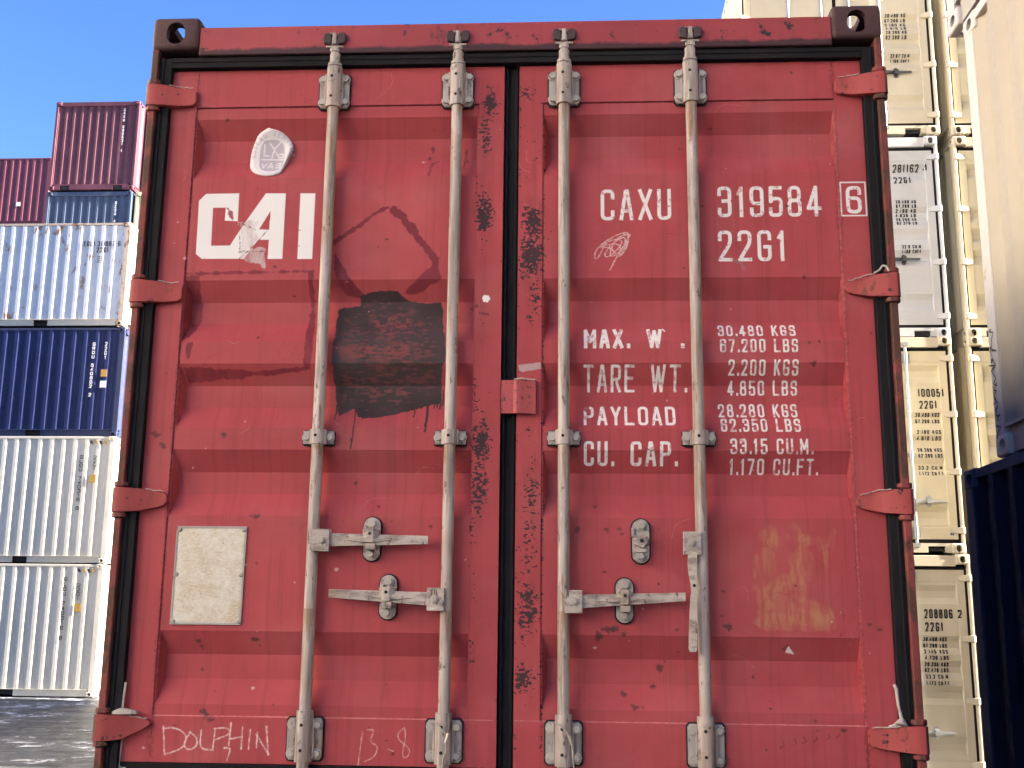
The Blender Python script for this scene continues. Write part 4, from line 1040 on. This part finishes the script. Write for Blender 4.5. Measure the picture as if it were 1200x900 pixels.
end_text(c2, st_("CAXU 680531 1", .755, .81, 2.45, 1.10, .02), .02, m_lettr); end_text(c1, st_("GESU 472210 5", .755, .81, 2.40, 1.0, .02), .02, m_lettr)
c3 = container("pale yellow container right of the grey blue one, only its edge showing", (bx + 2.50, by + .1, 10.72), 0, (m_ylw, m_ylw, m_ylw), Hh=2.70, group=GB)
c4 = container("teal green container right of the maroon one, only its edge showing", (bx + 2.53, by + .5, 13.46), 0, (m_teal, m_teal, m_teal), Hh=2.67, group=GB)
zz = .02
for k, hh in enumerate((2.896, 2.591, 2.591, 2.591)):
    container("hidden pale yellow container in the row behind, " + ORD[k], (bx + 2.5, by + .1, zz), 0, (m_ylw, m_ylw, m_ylw), Hh=hh, group="hidden containers under the row behind"); zz += hh + .01
zz = .02
for k in range(6):
    container("hidden faded red container in the farthest row, " + ORD[k], (-19.35, 35 + 1.219, zz), math.pi / 2, (m_pink, m_pink, m_pink), Hh=2.63, group="hidden containers under the farthest row"); zz += 2.652
c5 = container("faded pinkish red container at far left behind the white stack, beside the maroon one", (-19.35, 35 + 1.219, zz), math.pi / 2, (m_pink, m_pink, m_pink), Hh=2.66, group=GB)
side_rect(c5, "notice_label", -1.19, -1.03, .74, .90, m_lettr)

# door-end stacks on the right
def door_end(t, mats, rod_mat, handle_z, handle_mat, outer=.594):
    mb, mf, mr = mats
    def mk():
        b = MB(); b.box(-1.181, 1.181, .0925, .101, .118, 2.475)
        for x0, x1 in ((-1.1825, -1.1520), (1.1530, 1.1825)): b.box(x0, x1, .052, .0925, .125, 2.448)
        b.box(-.020, .028, .060, .0925, .125, 2.413); b.box(-1.151, 1.152, .050, .0925, 2.4135, 2.450); b.box(-1.151, 1.152, .050, .0925, .119, .1655)
        return b.mesh("rubber_gasket", [m_rubber])
    link("rubber_gasket", cached('bg gasket', mk), t)
    def mk():
        b = MB(); b.box(-1.059, 1.059, .010, .110, 2.452, 2.575); return b.mesh("door_header", [mf])
    link("door_header", cached(('hdr', mf.name), mk), t, .005)
    def mk():
        b = MB(); b.box(-1.059, -.99, .010, .11, .012, .119); b.box(-.79, .79, .010, .11, .012, .119); b.box(.99, 1.059, .010, .11, .012, .119); b.box(-.99, -.79, .010, .11, .085, .119); b.box(.79, .99, .010, .11, .085, .119); return b.mesh("door_sill", [mr])
    link("door_sill", cached(('sill', mr.name), mk), t)
    for s, a in ((-1, (-1.151, -.021, -1.058, -.110)), (1, (.029, 1.152, .113, 1.056))):
        d = link("door", cached(('bgdoor', s, mb.name), lambda: door_sheet(*a).mesh("door", [mb], ang=12)), t, .004)
        for z in (2.282, 1.600, .915, .230):
            def mk():
                b = MB(); b.loft([(s * x, z + p, z + q, y) for x, p, q, y in ((1.226, 0, .076, .0), (1.20, 0, .076, -.008), (1.165, 0, .074, .0), (1.13, .004, .07, .02), (1.08, .01, .062, .028))], .0445); return b.mesh("hinge", [mf])
            link("hinge", cached(('bghinge', s, z, mf.name), mk), d, .005)
        for rx in ((-.592, -.176) if s < 0 else (.178, outer)):
            def mk():
                b = MB(); b.cyl((rx, RY, .09), (rx, RY, 2.50), .0182, .0182, 12)
                for z in (.185, 1.125, 2.264):
                    hh = .118 if z != 1.125 else .045
                    b.box(rx - .05, rx + .05, .034, .0447, z, z + hh); b.cyl((rx, RY, z - .002), (rx, RY, z + hh + .002), .0255, .0255, 12)
                    for u in (-.037, .037): b.cyl((rx + u, .034, z + hh * .25), (rx + u, .025, z + hh * .25), .011, .011, 6); b.cyl((rx + u, .034, z + hh * .75), (rx + u, .025, z + hh * .75), .011, .011, 6)
                for z in (2.47, .075): b.box(rx - .035, rx + .035, -.004, .009, z, z + .045)
                return b.mesh("lock_rod", [rod_mat])
            link("lock_rod", cached(('bgrod', rx, rod_mat.name), mk), d)
            if rx in (-.592, outer, .178):
                hz = handle_z; sg = -1 if rx == .178 else 1
                def mk():
                    b = MB(); b.loft([(rx + sg * .01, hz - .028, hz + .028, .000), (rx + sg * .06, hz - .022, hz + .022, .002), (rx + sg * .17, hz - .016, hz + .016, .006), (rx + sg * .36, hz - .012, hz + .012, .008)], .018)
                    b.prism([(rx + sg * .17 + p[0], hz + p[1]) for p in oval(0, 0, .055, .13, 14)], .030, .0447); b.box(*sorted((rx + sg * .145, rx + sg * .195)), -.004, .03, hz - .03, hz + .03)
                    return b.mesh("door_handle", [handle_mat])
                link("door_handle", cached(('bgh', rx, hz, handle_mat.name), mk), d)
    return t
def bg_door_text(t, lines, mat=m_black):
    d = [c for c in t.children if c.name.split('.')[0] == "door" and max(v.co.x for v in c.data.vertices) > .5][0]
    for txt, x0, x1, z0, z1, sw, gp in lines:
        b = ribbons(layout(txt, x0, x1, z0, z1, sw, gp), sw, lambda u, v: (u, door_y(u, v) - .003, v)); b.build("lettering", mat, d)
m_zinc = paint("galvanised rod", (.36, .37, .39), .15, rough=.35, metal=.3, seed=44)
G1 = "stack of four containers right of the red one"; G2 = "second stack of containers further right"
RD, RX = 9.87, 4.74 - 1.219
hz = [0, 2.591 + .005, 5.17, 7.785]
labs = ["light cream container with number 208806 2, lowest of the stack right of the red container", "cream container with number 100051 4, above the one marked 208806",
        "grey white container with number 281162 4, between two cream containers", "cream container at the top of the right stack, above the one marked 281162"]
mset = [(m_cr2, m_cr2, m_cr2), (m_cr, m_cr2, m_cr2), (m_gw, m_gw, m_gw), (m_cr2, m_cr2, m_cr2)]
RS = []
for k in range(4):
    t = container(labs[k], (RX + (.03, 0, .0, .05)[k], RD, hz[k] + .005), 0, mset[k], Hh=2.591, group=G1, end0='door')
    door_end(t, mset[k], m_zinc, .607 if k < 2 else (.985 if k == 2 else .85), m_zinc if k < 2 else m_black, .669 if k == 1 else .560); RS.append(t)
wl = lambda a, x0, x1, zs, h, sw=.011: [(t, x0, x1, z, z + h, sw, .42) for t, z in zip(a, zs)]
bg_door_text(RS[0], [("208806", .675, .994, 1.861, 1.967, .017, .36), ("2", 1.052, 1.098, 1.868, 1.962, .017, .4), ("22G1", .677, .878, 1.715, 1.819, .017, .4)]
             + wl(["30.480 KGS", "67.200 LBS", "2.145 KGS", "4.730 LBS", "28.335 KGS", "62.470 LBS", "33.2 CU.M.", "1.173 CU.FT."], .652, .918, (1.606, 1.534, 1.468, 1.401, 1.326, 1.262, 1.192, 1.120), .047))
bg_door_text(RS[1], [("100051", .793, 1.098, 1.851, 1.950, .016, .36), ("4", 1.165, 1.212, 1.853, 1.948, .016, .4), ("22G1", .805, 1.008, 1.707, 1.804, .016, .4)]
             + wl(["30.480 KGS", "67.200 LBS", "2.180 KGS", "4.810 LBS", "28.300 KGS", "62.390 LBS", "33.2 CU.M", "1.172 CU.FT"], .755, 1.036, (1.612, 1.538, 1.404, 1.331, 1.191, 1.121, .982, .912), .047, .010))
bg_door_text(RS[1], [("TJRB", 1.018, 1.10, .210, .242, .009, .4)], paint("blue ink", (.12, .13, .4), .1))
bg_door_text(RS[2], [("281162", .674, .992, 2.136, 2.233, .016, .36), ("4", 1.045, 1.09, 2.14, 2.235, .016, .4), ("22G1", .674, .881, 1.980, 2.073, .016, .4)]
             + wl(["30.480 KG", "67.200 LB", "2.190 KG", "4.830 LB", "28.290 KG", "62.370 LB"], .677, .924, [1.716 - .0555 * k for k in range(6)], .045, .012) + wl(["32.9 CU.M", "1.160 CUFT"], .72, .95, (1.132, 1.074), .046))
bg_door_text(RS[3], wl(["30.480 KG", "67.200 LB", "2.180 KG", "4.810 LB", "28.300 KG", "62.390 LB"], .640, .900, [1.635 - .060 * k for k in range(6)], .045, .010) + wl(["32.87 CU.M", "1.160 CUFT"], .68, .92, (1.072, 1.012), .044, .010))
labs2 = ["cream container low in the second right stack, hidden behind the navy container", "cream container in the second right stack just above the navy container's top rail",
         "cream container in the second right stack beside the grey white one marked 281162", "cream container at the top of the second right stack, under the picture's upper edge"]
for k in range(4):
    t = container(labs2[k], (4.94 + 1.219, RD + .02, hz[k] + .008), 0, (m_cr, m_cr2, m_cr2), Hh=2.591, group=G2, end0='door')
    door_end(t, (m_cr, m_cr2, m_cr2), m_zinc, .607, m_zinc)

# side walls close on the right
G3 = "containers stacked close on the right"
f1 = container("navy blue container close on the right with its oval corner hole showing", (2.47 + 1.219, 3.2 - 6.058, .005), 0, (m_navy, m_navyr, m_navyr), Hh=2.678, group=G3)
f2 = container("cream container with black graffiti on its corner post, on top of the navy one", (2.50 + 1.219, 2.75 - 6.058, 2.695), 0, (m_fgc, m_fgp, m_dpost), Hh=2.583, group=G3)
f3 = container("cream container with a dark underside, topmost at the right edge above the graffiti one", (2.475 + 1.219, 2.93 - 6.058, 5.283), 0, (m_fgc, m_fgp, m_dpost), Hh=2.591, group=G3)
HID = "unseen containers added to block and bounce sunlight"
BAY = ("far bay, ", "middle bay, ", "near bay, ")
zz = .01
for k in range(3):
    for q in range(2):
        container("hidden grey container added behind the red one to shade the yard, " + ("near row, ", "far row, ")[q] + ORD[k], (2.2, 16.5 + q * 2.46, zz), math.pi / 2, (m_gw, m_gw, m_gw), Hh=2.591, group=HID)  # unseen, added to shade the ground in front of the left stack
    zz += 2.6
zz = .01
for k in range(5):
    for q, yy in enumerate((-27.5, -15.2, -2.9)):
        container("long unseen cream container added at right to block sunlight, " + BAY[q] + ORD[k], (5.2 + 1.219, yy, zz), 0, (m_cr, m_cr2, m_cr2), L=12.192, Hh=2.591, group=HID)  # unseen, added to keep sun off the lower part of the left row
    for q, yy in enumerate((-22.0, -9.6, 2.8)):
        container("long unseen cream container added at left to bounce sunlight, " + BAY[q] + ORD[k], (-12.2 - 1.219, yy, zz), 0, (m_yc, m_yc, m_yc), L=12.192, Hh=2.591, group=HID)  # unseen, added as a reflector that fills the red doors with sunlight
    zz += 2.6
# graffiti scrawl on the post
rnd = random.Random(5); st = []
for k in range(9):
    z = .70 - .075 * k; u = 5.985 + .012 * (k % 3)
    pts = [(u, z), (u + .038, z - .014), (u - .036, z - .034), (u + .042, z - .046), (u - .014, z - .068), (u + .024, z - .076)]
    st.append((0, fillet([(a + rnd.uniform(-.024, .024), b_ + rnd.uniform(-.03, .02)) for a, b_ in pts], .02, 0)))
b = ribbons(st, .007, lambda u, v: (u, 0, v)); b.v = [(-1.217 + y, u, z) for u, y, z in b.v]
b.build("graffiti", m_black, f2)
